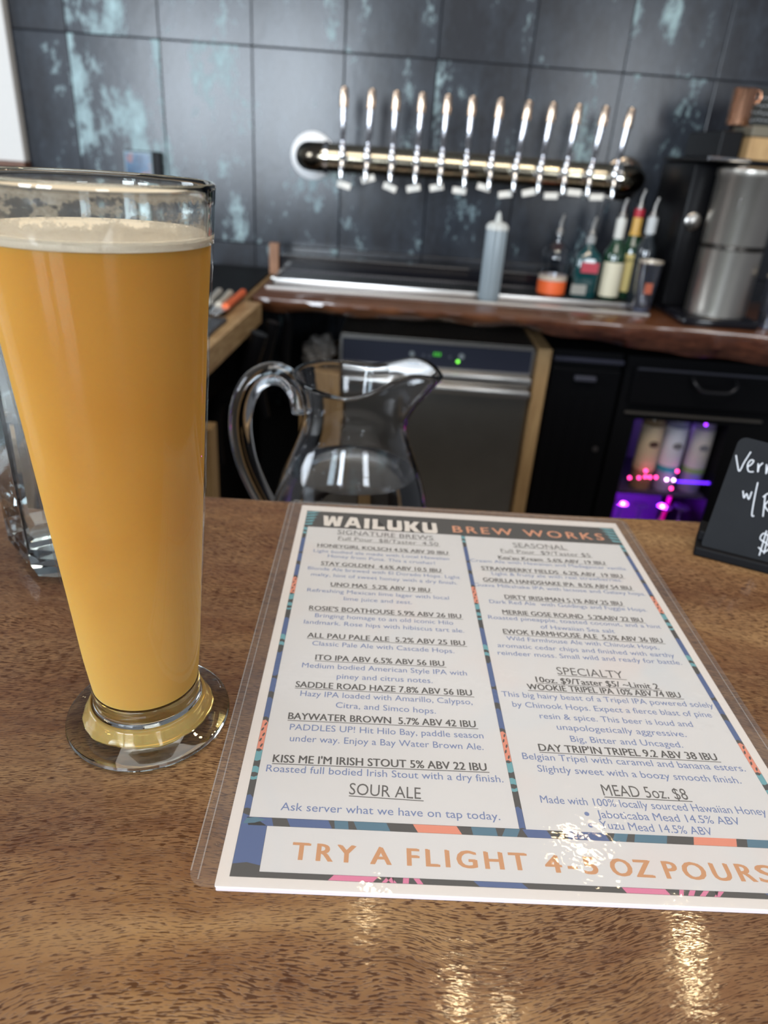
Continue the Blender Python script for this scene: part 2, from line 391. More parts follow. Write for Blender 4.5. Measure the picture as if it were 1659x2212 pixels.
# dried lace of foam on the inner wall, with clear gaps
tb = NT('foam_lace'); oc = tb.coord(); sp = tb.n('ShaderNodeSeparateXYZ'); tb.l(oc, sp.inputs[0]); z = sp.outputs[2]
n1 = tb.noise(tb.mapping(oc, (1, 1, 1.4)), 230, 5, .68); n2 = tb.noise(oc, 800, 3, .6)
k = tb.math('ADD', tb.math('MULTIPLY', n1, .8), tb.math('MULTIPLY', n2, .2))
zz = tb.math('MAXIMUM', tb.math('SUBTRACT', tb.math('ABSOLUTE', tb.math('SUBTRACT', z, .1995)), .0022), 0)
k = tb.math('ADD', k, tb.math('MULTIPLY', zz, 70))
fac = tb.ramp(k, [(.50, .02), (.545, .50), (.66, .72), (.9, .58)])
top = tb.ramp(tb.math('MULTIPLY', tb.math('SUBTRACT', .2050, z), 700, clamp=True), [(0, 0), (1, 1)])
fac = tb.math('MULTIPLY', tb.math('MULTIPLY', fac, top), tb.ramp(tb.math('ADD', tb.math('MULTIPLY', sp.outputs[1], 14), .5), [(.42, 1), (.62, .22)]))
df = tb.n('ShaderNodeBsdfDiffuse'); df.inputs[0].default_value = (.66, .57, .46, 1)
tl = tb.n('ShaderNodeBsdfTranslucent'); tl.inputs[0].default_value = (.62, .53, .42, 1)
m1 = tb.n('ShaderNodeMixShader'); m1.inputs[0].default_value = .45; tb.l(df.outputs[0], m1.inputs[1]); tb.l(tl.outputs[0], m1.inputs[2])
tr = tb.n('ShaderNodeBsdfTransparent'); m2 = tb.n('ShaderNodeMixShader'); tb.l(fac, m2.inputs[0]); tb.l(tr.outputs[0], m2.inputs[1]); tb.l(m1.outputs[0], m2.inputs[2]); tb.l(m2.outputs[0], tb.out.inputs[0])
obj('foam_lace', lathe(NB(), [(gr(z) - .00225, z) for z in (.1925, .196, .199, .202, .2048)], gc, 128), tb.m, t, 'all')

# ------------------------------------------------------------------ square glass carafe behind the beer
def octo(x0, x1, y0, y1, c): return [(x0 + c, y0), (x1 - c, y0), (x1, y0 + c), (x1, y1 - c), (x1 - c, y1), (x0 + c, y1), (x0, y1 - c), (x0, y0 + c)]
def loft(bm, rings, capa=True, capb=True):
    R = [[bm.verts.new(p) for p in r] for r in rings]; n = len(R[0])
    for A, B in zip(R, R[1:]):
        for k in range(n): bm.faces.new((A[k], A[(k + 1) % n], B[(k + 1) % n], B[k]))
    if capa: bm.faces.new(R[0][::-1])
    if capb: bm.faces.new(R[-1])
    return bm
def oring(i, c, z, x0=-.208, x1=-.122, y0=.314, y1=.400): return [(x, y, BAR + z) for x, y in octo(x0 + i, x1 - i, y0 + i, y1 - i, c)]
t = thing('square_glass_carafe', (-.165, .357, BAR), 'heavy square clear glass carafe of water behind the beer glass', 'carafe')
bm = loft(NB(), [oring(.008, .022, .0004), oring(.002, .024, .004), oring(0, .024, .012), oring(0, .022, .150), oring(.001, .022, .152),
                 oring(.004, .020, .152), oring(.0045, .019, .150), oring(.0045, .019, .020), oring(.008, .018, .0135)])
obj('carafe_body', bm, M_glass, t)
M_cwater = glass('carafe_water', (.93, .95, .97), 1.33)
obj('carafe_water', loft(NB(), [oring(.0078, .018, .0133), oring(.0043, .019, .020), oring(.0043, .019, .0905)]), M_cwater, t)

# ------------------------------------------------------------------ menu
MO = atZ(463, 1918, BAR); MYAW = math.radians(1.903)
MM = Matrix.Translation((MO.x, MO.y, BAR)) @ Matrix.Rotation(MYAW, 4, 'Z')
MI = MM.inverted()
menu = thing('drinks_menu', (MO.x + .1, MO.y + .14, BAR), 'clear laminated brewery menu sheet with dark floral border lying on the bar', 'menu')
def mloc(x, y):
    q = MI @ atZ(x, y, BAR + .0010); return q.x * 1000, q.y * 1000
PW, PH = 215.4, 279.6
def plate(bm, x0, x1, y0, y1, z0, z1):       # millimetres on the sheet
    return box(bm, x0 / 1000, x1 / 1000, y0 / 1000, y1 / 1000, z0 / 1000, z1 / 1000, M=MM)
def rrect(x0, x1, y0, y1, r, n=5):
    out = []
    for cx, cy, a0 in ((x1 - r, y0 + r, -PI / 2), (x1 - r, y1 - r, 0), (x0 + r, y1 - r, PI / 2), (x0 + r, y0 + r, PI)):
        for k in range(n + 1): a = a0 + PI / 2 * k / n; out.append(((cx + r * math.cos(a)) / 1000, (cy + r * math.sin(a)) / 1000))
    return out
tb = NT('menu_paper'); oc = tb.coord()
n1 = tb.noise(oc, 22, 2, .5); n2 = tb.noise(oc, 17, 2, .5, 1.0)
c = tb.mix(tb.ramp(n1, [(.56, 0), (.72, .22)]), (.76, .79, .82, 1), (.86, .70, .66, 1)); c = tb.mix(tb.ramp(n2, [(.58, 0), (.74, .25)]), c, (.60, .74, .86, 1))
tb.bsdf(Base_Color=c, Roughness=.6); M_paper = tb.m
M_pwhite = P('paper_margin', (.84, .83, .82), .6)
obj('paper_sheet', prism(NB(), rrect(0, PW, 0, PH, .6), .0002, .0009, MM), M_pwhite, menu)
obj('backing_sheet', prism(NB(), rrect(.5, PW + .3, -1.0, PH - 1, .6), .0001, .0002, MM), P('backing_paper', (.70, .66, .74), .6), menu)
def ink(name, col): return P(name, col, .6)
I_dark, I_blue, I_steel, I_teal, I_coral, I_pink = ink('ink_charcoal', (.035, .036, .036)), ink('ink_blue', (.05, .115, .33)), ink('ink_steel', (.055, .19, .30)), ink('ink_teal', (.13, .42, .50)), ink('ink_coral', (.85, .30, .19)), ink('ink_pink', (.80, .22, .42))
obj('dark_border_print', plate(NB(), 4.2, 211.4, 3.7, 272.0, .88, .905), I_dark, menu)
art = {k: NB() for k in 'bstcp'}
AZ = .00093
def poly(k, pts, z=AZ):
    b = art[k]; f = b.faces.new([b.verts.new(MM @ Vector((x / 1000, y / 1000, z))) for x, y in pts]); return f
rnd = random.Random(4)
def band(x0, x1, y0, y1):
    """vertical floral strip; the printed pattern repeats about every 113 mm"""
    w = x1 - x0
    for base in (y1 - 0, y1 - 113):
        seq = [('t', 0, 3, 3), ('t', 5, 7.5, 2.5), ('t', 9.5, 12, 2), ('b', 17, 40, -4), ('b', 42, 47, 3), ('b', 53, 74, 5), ('s', 74, 78, 4), ('c', 79, 98, 4), ('t', 99, 103, -3), ('t', 106, 107.6, 2), ('t', 109, 110.5, -2)]
        seq = [('t', 0, 4, 4), ('t', 6, 8.5, 2.5), ('b', 14, 31, -5), ('b', 33, 42, 3), ('b', 46, 58, 4), ('c', 60, 76, 4), ('t', 77, 82, -3), ('t', 85, 88, 2), ('t', 90, 91.5, -2), ('b', 99, 113, 4)]
        for k, a, b, s in seq:
            ya, yb = base - a, base - b
            if yb < y0: yb = y0
            if ya <= y0 + 1: continue
            s2 = s * min(1, w / 3) * .6
            pts = [(x0, ya), (x0 + w * .5, min(y1, ya + s2 * .25)), (x1, max(yb, min(y1, ya - s2 * .5))), (x1, max(y0, yb - s2 * .3)), (x0 + w * .45, max(y0, yb + s2 * .2)), (x0, yb)]
            poly(k, pts)
            if k == 'c':
                for j in range(5):
                    yy = ya - 2 - j * 3; xx = x0 + w * (.3 if j % 2 else .65)
                    b_ = spots; f = b_.faces.new([b_.verts.new(MM @ Vector(((xx + w * .22 * math.cos(q)) / 1000, (yy + 1.1 * math.sin(q + .6)) / 1000, AZ + .00002))) for q in [2 * PI * i / 7 for i in range(7)]])
spots = NB()
band(4.3, 6.7, 31, 249); band(105.5, 107.8, 27.6, 249); band(208.8, 211.3, 31, 249)
def hband(x0, x1, y0, y1, seq, sk=2):
    for k, a, b in seq:
        a = max(a, x0); b = min(b, x1)
        s = rnd.uniform(-sk, sk)
        poly(k, [(a, y0), (a + (b - a) * .5, y0), (b, y0), (min(x1, b + s), y1), ((a + b) / 2, y1), (max(x0, a + s), y1)])
for o_ in (0, 101):
    hband(4.3, 211.3, 24.0, 27.4, [('b', 7 + o_, 16 + o_), ('b', 22 + o_, 37 + o_), ('s', 38 + o_, 43 + o_), ('s', 46 + o_, 58 + o_), ('c', 68 + o_, 84 + o_), ('s', 88 + o_, 97 + o_), ('s', 98.5 + o_, 104 + o_)])
    hband(4.3, 211.3, 3.8, 5.8, [('p', 37 + o_, 52 + o_), ('p', 55 + o_, 56.5 + o_), ('p', 58 + o_, 60 + o_), ('p', 62 + o_, 64 + o_), ('p', 67 + o_, 69 + o_), ('b', 88 + o_, 104.5 + o_)], 3)
poly('b', [(4.3, 8.5), (9, 9.2), (13.7, 8.2), (13.7, 23.9), (9, 27), (4.3, 29)]); poly('s', [(5, 24.5), (9, 25), (13, 26.5), (9.5, 27.4), (6, 27)], AZ + .00001)
poly('b', [(202.3, 9), (207, 8), (211.3, 10), (211.3, 29), (207, 27), (202.3, 24)])
for k in range(5):                            # teal fronds in the two head corners
    y = 269.8 - k * 4.0
    poly('t', [(4.3, y), (8, y + 1.1), (13.5 - k, y + 1.6), (9, y - 1.2), (4.3, y - 1.6)])
    poly('t', [(211.3, y), (207, y + 1.1), (201 + k, y + 1.6), (206, y - 1.2), (211.3, y - 1.6)])
for nm, bb, mm_ in (('blue_print', art['b'], I_blue), ('steel_blue_print', art['s'], I_steel), ('teal_print', art['t'], I_teal), ('coral_print', art['c'], I_coral), ('pink_print', art['p'], I_pink), ('petal_spot_print', spots, I_dark)):
    obj(nm, bb, mm_, menu)['kind'] = 'stuff'
bm = NB(); plate(bm, 6.8, 105.4, 27.5, 249.6, .93, .96); obj('text_box', bm, M_paper, menu)
bm = NB(); plate(bm, 107.9, 208.7, 27.4, 248.8, .93, .96); obj('text_box', bm, M_paper, menu)
bm = NB(); plate(bm, 13.8, 202.2, 5.9, 23.9, .93, .96); obj('banner_box', bm, M_paper, menu)

# --- lettering
def glyphs(txt, bold=0.0, space=1.0):
    cu = bpy.data.curves.new('t', 'FONT'); cu.body = txt; cu.size = 1; cu.offset = bold; cu.resolution_u = 3; cu.fill_mode = 'FRONT'; cu.space_character = space
    ob = bpy.data.objects.new('t', cu); C.objects.link(ob); bpy.context.view_layer.update()
    me = bpy.data.meshes.new_from_object(ob.evaluated_get(bpy.context.evaluated_depsgraph_get()))
    vs = [v.co.copy() for v in me.vertices]; fs = [tuple(p.vertices) for p in me.polygons]
    bpy.data.objects.remove(ob); bpy.data.curves.remove(cu); bpy.data.meshes.remove(me); return vs, fs
CAPH = max(v.y for v in glyphs('H')[0])
def put(bm, txt, p0, p1, cap, M, z, bold=0.0, space=1.0, slant=0):
    """lettering from p0 to p1 (baseline ends, millimetres), capitals cap mm tall"""
    if bold > 0:
        dx = bold * 2.2 * cap / CAPH * .5
        put(bm, txt, (p0[0] + dx, p0[1]), (p1[0] + dx, p1[1]), cap, M, z + .000004, 0, space, slant)
        put(bm, txt, (p0[0], p0[1] + dx * .35), (p1[0], p1[1] + dx * .35), cap, M, z + .000002, 0, space, slant)
    vs, fs = glyphs(txt, 0, space)
    x0 = min(v.x for v in vs); x1 = max(v.x for v in vs)
    d = Vector((p1[0] - p0[0], p1[1] - p0[1])); L = d.length; d /= L; nn = Vector((-d.y, d.x))
    out = []
    for v in vs:
        a = (v.x - x0) / (x1 - x0) * L; h = v.y / CAPH * cap; a += slant * h
        out.append(bm.verts.new(M @ Vector(((p0[0] + d.x * a + nn.x * h) / 1000, (p0[1] + d.y * a + nn.y * h) / 1000, z))))
    for f in fs:
        try: bm.faces.new([out[i] for i in f])
        except ValueError: pass
def line(bm, p0, p1, w, z):
    d = Vector((p1[0] - p0[0], p1[1] - p0[1])).normalized(); nn = Vector((-d.y, d.x)) * w / 2
    bm.faces.new([bm.verts.new(MM @ Vector((x / 1000, y / 1000, z))) for x, y in ((p0[0] - nn.x, p0[1] - nn.y), (p1[0] - nn.x, p1[1] - nn.y), (p1[0] + nn.x, p1[1] + nn.y), (p0[0] + nn.x, p0[1] + nn.y))])
ZA = (560, 1070, 3.318); ZB = (980, 1100, 3.318); ZC = (500, 1370, 2.633); ZD = (1040, 1380, 2.680); ZE = (400, 1700, 2.633); ZF = (1000, 1750, 2.517)
# (kind, view, x0, y0, x1, y1, words)   H heading, T title, S price line, D description
LN = [
 ('T', ZA, 560, 275, 1248, 320, 'SIGNATURE BREWS'), ('S', ZA, 565, 318, 1285, 362, 'Full Pour  $8/Taster  4.50'),
 ('H', ZA, 415, 367, 1352, 425, 'HONEYGIRL KOLSCH 4.5% ABV 20 IBU'),
 ('D', ZA, 388, 405, 1362, 465, 'Light bodied ale made with Local Hawaiian'), ('D', ZA, 490, 443, 1260, 497, 'Honey from Puna. This a crusher!'),
 ('H', ZA, 440, 497, 1302, 552, 'STAY GOLDEN  4.6% ABV 10.5 IBU'),
 ('D', ZA, 347, 530, 1440, 600, 'Blonde Ale brewed with El Dorado Hops. Light'), ('D', ZA, 370, 575, 1420, 640, 'malty, hint of sweet honey with a dry finish.'),
 ('H', ZA, 510, 650, 1222, 693, 'UNO MAS  5.2% ABV 19 IBU'),
 ('D', ZA, 342, 688, 1360, 748, 'Refreshing Mexican lime lager with local'), ('D', ZA, 605, 752, 1095, 780, 'lime juice and zest.'),
 ('H', ZA, 355, 820, 1448, 882, "ROSIE'S BOATHOUSE 5.9% ABV 26 IBU"),
 ('D', ZA, 398, 872, 1392, 928, 'Bringing homage to an old iconic Hilo'), ('D', ZA, 318, 918, 1470, 985, 'landmark. Rose hips with hibiscus tart ale.'),
 ('H', ZA, 342, 1017, 1475, 1077, 'ALL PAU PALE ALE  5.2% ABV 25 IBU'), ('D', ZC, 458, 62, 1268, 108, 'Classic Pale Ale with Cascade Hops.'),
 ('H', ZC, 475, 145, 1210, 182, 'ITO IPA ABV 6.5% ABV 56 IBU'),
 ('D', ZC, 400, 188, 1340, 235, 'Medium bodied American Style IPA with'), ('D', ZC, 598, 252, 1145, 278, 'piney and citrus notes.'),
 ('H', ZC, 362, 300, 1368, 350, 'SADDLE ROAD HAZE 7.8% ABV 56 IBU'),
 ('D', ZC, 390, 350, 1372, 400, 'Hazy IPA loaded with Amarillo, Calypso,'), ('D', ZC, 592, 417, 1163, 452, 'Citra, and Simco hops.'),
 ('H', ZC, 320, 482, 1390, 530, 'BAYWATER BROWN  5.7% ABV 42 IBU'),
 ('D', ZC, 330, 543, 1435, 593, 'PADDLES UP! Hit Hilo Bay, paddle season'), ('D', ZC, 330, 608, 1435, 658, 'under way. Enjoy a Bay Water Brown Ale.'),
 ('H', ZC, 232, 727, 1452, 777, "KISS ME I'M IRISH STOUT 5% ABV 22 IBU"),
 ('D', ZC, 195, 780, 1548, 843, 'Roasted full bodied Irish Stout with a dry finish.'),
 ('T', ZC, 668, 910, 1078, 938, 'SOUR ALE'), ('D', ZC, 278, 1000, 1530, 1057, 'Ask server what we have on tap today.'),
 ('T', ZB, 430, 270, 812, 290, 'SEASONAL'), ('S', ZB, 340, 308, 985, 343, 'Full Pour  $9/Taster $5'),
 ('H', ZB, 322, 355, 1088, 398, "Kea'au Kream  5.6% ABV  19 IBU"), ('D', ZB, 122, 375, 1248, 438, 'Cream Ale with Hawaiian and Madagascar vanilla.'),
 ('H', ZB, 200, 432, 1215, 492, 'STRAWBERRY FIELDS  6.2% ABV  19 IBU'), ('D', ZB, 275, 470, 1213, 520, 'Light & fruity ale with real strawberries.'),
 ('H', ZB, 212, 515, 1280, 578, 'GORILLA HANDSHAKE IPA  8.5% ABV 54 IBU'), ('D', ZB, 148, 550, 1380, 620, 'Guava Milkshake IPA with lactose and Galaxy hops.'),
 ('H', ZB, 368, 640, 1213, 690, 'DIRTY IRISHMAN 5.1% ABV 25 IBU'), ('D', ZB, 258, 672, 1392, 735, 'Dark Red Ale  with Goldings and Fuggle Hops.'),
 ('H', ZB, 352, 750, 1362, 810, 'MERRIE GOSE ROUND  5.2%ABV 22 IBU'), ('D', ZB, 250, 785, 1490, 855, 'Roasted pineapple, toasted coconut, and a hint'),
 ('D', ZB, 625, 855, 1158, 888, 'of Hawaiian Sea salt'),
 ('H', ZB, 357, 890, 1503, 958, 'EWOK FARMHOUSE ALE  5.5% ABV 36 IBU'), ('D', ZB, 382, 938, 1475, 1005, 'Wild Farmhouse Ale with Chinook Hops,'),
 ('D', ZB, 318, 988, 1588, 1063, 'aromatic cedar chips and finished with earthy'), ('D', ZB, 318, 1042, 1640, 1115, 'reindeer moss. Small wild and ready for battle.'),
 ('T', ZD, 442, 205, 828, 230, 'SPECIALTY'), ('H', ZD, 318, 250, 1030, 292, '10oz. $9/Taster $5/ ~Limit 2'),
 ('H', ZD, 268, 292, 1158, 342, 'WOOKIE TRIPEL IPA 10% ABV 74 IBU'),
 ('D', ZD, 120, 332, 1348, 400, 'This big hairy beast of a Tripel IPA powered solely'), ('D', ZD, 182, 392, 1338, 455, 'by Chinook Hops. Expect a fierce blast of pine'),
 ('D', ZD, 340, 460, 1228, 510, 'resin & spice. This beer is loud and'), ('D', ZD, 440, 525, 1190, 568, 'unapologetically aggressive.'),
 ('D', ZD, 520, 595, 1170, 630, 'Big, Bitter and Uncaged.'),
 ('H', ZD, 335, 648, 1370, 705, "DAY TRIP'IN TRIPEL 9.2 ABV 38 IBU"),
 ('D', ZD, 240, 695, 1533, 768, 'Belgian Tripel with caramel and banana esters.'), ('D', ZD, 328, 768, 1508, 838, 'Slightly sweet with a boozy smooth finish.'),
 ('T', ZD, 708, 906, 1203, 932, 'MEAD 5oz. $8'), ('D', ZD, 345, 948, 1657, 1022, 'Made with 100% locally sourced Hawaiian Honey'),
 ('D', ZD, 675, 1035, 1505, 1078, 'Jaboticaba Mead 14.5% ABV'), ('D', ZD, 692, 1098, 1345, 1138, 'Yuzu Mead 14.5% ABV')]
B = {'H': NB(), 'T': NB(), 'D': NB()}; UL = NB(); TZ = .00098
for kd, (ox, oy, s), x0, y0, x1, y1, w in LN:
    p0 = mloc(ox + x0 / s, oy + y0 / s); p1 = mloc(ox + x1 / s, oy + y1 / s)
    cap, bold = {'H': (3.9, .036), 'T': (5.4, 0), 'S': (4.4, 0), 'D': (3.45, .003)}[kd]
    put(B['T' if kd == 'S' else kd], w, p0, p1, cap, MM, TZ, bold)
    if kd != 'D':
        q = Vector((p1[0] - p0[0], p1[1] - p0[1])).normalized(); e = 1.0
        line(UL, (p0[0], p0[1] - .75), (p1[0] + q.x * e, p1[1] + q.y * e - .75), .38, TZ)
for bx, by in ((610, 1013), (632, 1080)):
    c0 = mloc(ZD[0] + bx / ZD[2], ZD[1] + by / ZD[2])
    B['D'].faces.new([B['D'].verts.new(MM @ Vector(((c0[0] + .95 * math.cos(k * PI / 6)) / 1000, (c0[1] + .95 * math.sin(k * PI / 6)) / 1000, TZ))) for k in range(12)])
obj('beer_name_text', B['H'], ink('ink_black', (.055, .055, .055)), menu)['kind'] = 'stuff'
obj('section_title_text', B['T'], ink('ink_grey', (.085, .085, .085)), menu)['kind'] = 'stuff'
obj('underline_print', UL, ink('ink_rule', (.08, .08, .08)), menu)
obj('description_text', B['D'], ink('ink_periwinkle', (.16, .24, .50)), menu)['kind'] = 'stuff'
b1 = NB()
for (x0, y0, x1, y1, w, Z_) in ((600, 412, 960, 432, 'TRY', ZE), (1052, 438, 1165, 443, 'A', ZE), (1262, 447, 1950, 475, 'FLIGHT', ZE), (455, 337, 735, 350, '4-5', ZF), (815, 356, 1040, 368, 'OZ', ZF), (1110, 372, 1600, 390, 'POUR', ZF), (1622, 392, 1722, 397, 'S', ZF)):
    p0 = mloc(Z_[0] + x0 / Z_[2], Z_[1] + y0 / Z_[2]); p1 = mloc(Z_[0] + x1 / Z_[2], Z_[1] + y1 / Z_[2])
    put(b1, w, p0, p1, 6.6, MM, TZ, .06, {'TRY': 1.35, 'FLIGHT': 1.3, 'POUR': 1.3, '4-5': 1.3}.get(w, 1.15))
obj('banner_text', b1, ink('ink_orange', (.66, .33, .14)), menu)
b1 = NB(); p0 = mloc(978.9, 1149.5); p1 = mloc(1306, 1167)
put(b1, 'BREW WORKS', p0, p1, 8.6, MM, TZ, .03, 1.3); obj('brew_works_text', b1, ink('ink_salmon', (.78, .36, .20)), menu)
# carved block capitals of the brewery name
LT = {'W': [[(0, 1), (.24, .97), (.30, .42), (.40, .98), (.60, .98), (.70, .42), (.76, 1), (1, 1.03), (.90, .05), (.62, 0), (.5, .46), (.38, 0), (.1, .03), (.04, .62)]],
      'A': [[(0, 0), (.24, 0), (.31, .22), (.69, .22), (.76, 0), (1, 0), (.72, 1.0), (.30, 1.02)], [(.41, .42), (.59, .42), (.50, .74)]],
      'I': [[(.1, 0), (.9, .02), (.86, .5), (.92, 1), (.08, .98), (.14, .5)]],
      'L': [[(0, 0), (1, 0), (.98, .30), (.42, .26), (.42, 1), (0, .98), (.04, .5)]],
      'U': [[(.03, 1), (0, .2), (.12, 0), (.9, 0), (1, .18), (.97, 1), (.66, 1), (.66, .30), (.36, .30), (.36, 1)]],
      'K': [[(0, 0), (.34, 0), (.34, .40), (.62, 0), (1, 0), (.68, .52), (.98, 1), (.64, 1), (.34, .60), (.34, 1), (0, 1), (.04, .5)]]}
p0 = mloc(695.5, 1135.2); p1 = mloc(946, 1152.5); b1 = NB(); bh = NB()
wd = [1.25, 1.05, .42, .80, .95, 1.0, .95]; tot = sum(wd) + .14 * 6; x = 0
for ch, w in zip('WAILUKU', wd):
    for i, pl in enumerate(LT[ch]):
        tgt = b1 if i == 0 else bh; zz = TZ if i == 0 else TZ + .00002
        pts = []
        for px, py in pl:
            f = (x + px * w) / tot; pts.append(MM @ Vector(((p0[0] + (p1[0] - p0[0]) * f) / 1000, (p0[1] + (p1[1] - p0[1]) * f + py * 14.2) / 1000, zz)))
        tgt.faces.new([tgt.verts.new(q) for q in pts])
    x += w + .14
bmesh.ops.triangulate(b1, faces=b1.faces)
o = obj('wailuku_text', b1, ink('ink_white', (.88, .86, .82)), menu); obj('letter_counter_print', bh, I_dark, menu)
# clear pouch
film = thin('laminate_film', (.965, .955, .95), .9, .05, 1.5, 70, .30, .04)
obj('laminate_pouch', prism(NB(), rrect(-9.0, PW + 8.0, -.6, PH + 6.5, 6), .0011, .00125, MM), film, menu)
sf = thin('laminate_seal', (.93, .92, .92), 1.4, .10, 1.5, 90, .3, .16)
bm = NB()
for (x0, x1, y0, y1) in ((-6.0, -5.55, 2, PH + 4), (-9.0, -8.5, 5, PH), (-3, PW + 3, PH + 3.6, PH + 4.0), (PW + 5.0, PW + 5.4, 5, PH + 2), (-6, -2, PH + 6, PH + 6.5)): plate(bm, x0, x1, y0, y1, 1.27, 1.33)
obj('pouch_seam', bm, sf, menu)

# ------------------------------------------------------------------ chalkboard sign
t = thing('chalkboard_sign', (.25, .405, BAR), 'small black chalkboard price sign on a wooden foot at right of the menu', 'sign')
# the slate leans back on its foot
SM = Matrix.Translation((.2050, .4035, BAR + .0035)) @ Matrix.Rotation(math.radians(-24), 4, 'Z') @ Matrix.Rotation(math.radians(-22), 4, 'X') @ Matrix.Rotation(math.radians(3.5), 4, 'Y')
# local frame: x along the board, z up the board, y away from the viewer
def rr_xz(bm, x0, x1, z0, z1, r, y0, y1):
    MX = SM @ Matrix(((1, 0, 0, 0), (0, 0, -1, 0), (0, 1, 0, 0), (0, 0, 0, 1)))
    return prism(bm, [(p[0], p[1]) for p in rrect(x0 * 1000, x1 * 1000, z0 * 1000, z1 * 1000, r * 1000)], -y1, -y0, MX)
obj('slate', rr_xz(NB(), 0, .15, 0, .0752, .005, -.0015, .0015), P('chalkboard_black', (.012, .013, .015), .7, nz=.25, nscale=40), t)
bpy.data.materials['chalkboard_black'].node_tree.nodes['Principled BSDF'].inputs['Specular IOR Level'].default_value = .12
BMx = Matrix.Translation((.2050, .4035, BAR)) @ Matrix.Rotation(math.radians(-24), 4, 'Z')
bm = NB(); box(bm, -.003, .155, -.005, .024, 0, .0062, .0012, M=BMx); box(bm, -.003, .155, .006, .024, .006, .013, .0012, M=BMx); obj('foot_block', bm, M_blackm, t)
M_chalk = P('chalk', (.55, .57, .60), .8)
bm = NB()
strokes = []
def uv(px, py):                                # sighted chalk marks, put on the slate's own face
    d = ray(px, py); n = (SM.to_3x3() @ Vector((0, -1, 0))); o_ = SM @ Vector((0, -.0018, 0))
    return CAM + d * ((o_ - CAM).dot(n) / d.dot(n))
for st in ([(1590, 983), (1593, 1003), (1597, 1018), (1608, 998), (1622, 976)], [(1614, 1008), (1622, 1004), (1628, 996), (1622, 994), (1615, 1004), (1617, 1018), (1628, 1019)],
           [(1638, 1001), (1637, 1020), (1640, 1008), (1648, 1000)], [(1656, 1003), (1655, 1024), (1660, 1008), (1667, 1006), (1668, 1026)],
           [(1605, 1060), (1607, 1076), (1613, 1066), (1617, 1079), (1624, 1062)], [(1637, 1042), (1630, 1075), (1624, 1112), (1629, 1114)],
           [(1653, 1070), (1648, 1116)], [(1648, 1074), (1660, 1066), (1670, 1074), (1652, 1092), (1668, 1112)],
           [(1664, 1162), (1650, 1152), (1642, 1164), (1656, 1174), (1662, 1184), (1650, 1192), (1638, 1182)], [(1656, 1146), (1640, 1200)], [(1662, 1148), (1650, 1196)]):
    pts = [uv(*p) for p in st]; tube(bm, spline(pts, 4), .00042, 6)
obj('chalk_writing', bm, M_chalk, t)

# ------------------------------------------------------------------ glass pitcher
PX, PY, PZ = -.032, .600, .890
t = thing('glass_pitcher', (PX, PY, PZ), 'clear glass pitcher half full of water behind the bar, handle at left', 'pitcher')
K = [(0, .046), (.004, .050), (.03, .063), (.06, .0715), (.085, .0735), (.105, .0715), (.125, .066), (.140, .0605), (.155, .0545), (.167, .0495), (.180, .0470), (.193, .0470), (.204, .0490), (.213, .0520), (.223, .0555)]
def kr(z):
    for (a, ra), (b_, rb) in zip(K, K[1:]):
        if z <= b_:
            u = (z - a) / (b_ - a); return ra + (rb - ra) * u
    return K[-1][1]
def smo(z): return (kr(max(0, z - .006)) + kr(z) * 2 + kr(min(.223, z + .006))) / 4
SA = math.radians(-8)
def spout(p, a):
    h = max(0, min(1, (p.z - .184) / .039)); h2 = h * h * (3 - 2 * h)
    d = math.cos(a - SA)
    w = max(0, d) ** 7; wide = max(0, d) ** 2
    k = 1 + h2 * (.34 * w + .02 * wide)
    z = p.z + h2 * (.024 * wide * (1 - w * .72) - .006 * max(0, -d) * 0 - .004 * (1 - abs(d)))
    q = Vector((p.x * k, p.y * k * (1 - .16 * h2 * wide), z)); return q
zo = [0, .003, .01] + [.02 + .01 * k for k in range(22)] + [.236]
zo = [z for z in zo if z <= .220] + [.223]
prof = [(0, .002)] + [(smo(z), z) for z in zo] + [(smo(.223) - .0012, .2248), (smo(.223) - .0032, .2240)] + [(smo(z) - .0036, z) for z in reversed([z for z in zo if z >= .02])] + [(smo(.012) - .010, .0125), (0, .011)]
obj('pitcher_body', lathe(NB(), prof, (PX, PY, PZ), 96, fn=spout), M_pglass, t, 'all')
WZ = .1365
wp = [(0, .0108), (smo(.012) - .0098, .0123)] + [(smo(z) - .0034, z) for z in [.02 + (WZ - .02) * k / 14 for k in range(15)]] + [(0, WZ)]
obj('pitcher_water', lathe(NB(), wp, (PX, PY, PZ), 96), M_water, t, True)
hp = spline([(-.0795, .600, 1.077), (-.0840, .600, 1.096), (-.0950, .600, 1.108), (-.1100, .600, 1.109), (-.1260, .600, 1.096), (-.1350, .600, 1.066), (-.1315, .600, 1.030), (-.1200, .600, .998), (-.1060, .600, .972), (-.0990, .600, .958)], 6)
obj('pitcher_handle', tube(NB(), hp, [.0085 + .0018 * math.sin(PI * k / (len(hp) - 1)) for k in range(len(hp))], 20), M_pglass, t, 'all')

b = NB(); rd = random.Random(8)
for k in range(34):
    a = rd.uniform(-PI, 0) + .2; z = rd.uniform(.150, .205); r = smo(z) - .0040; d = rd.uniform(.0006, .0014)
    ds = bmesh.ops.create_uvsphere(b, u_segments=8, v_segments=6, radius=d)['verts']
    bmesh.ops.translate(b, verts=ds, vec=(PX + r * math.cos(a), PY + r * math.sin(a), PZ + z))
obj('water_droplets', b, M_water, t, 'all')['kind'] = 'stuff'
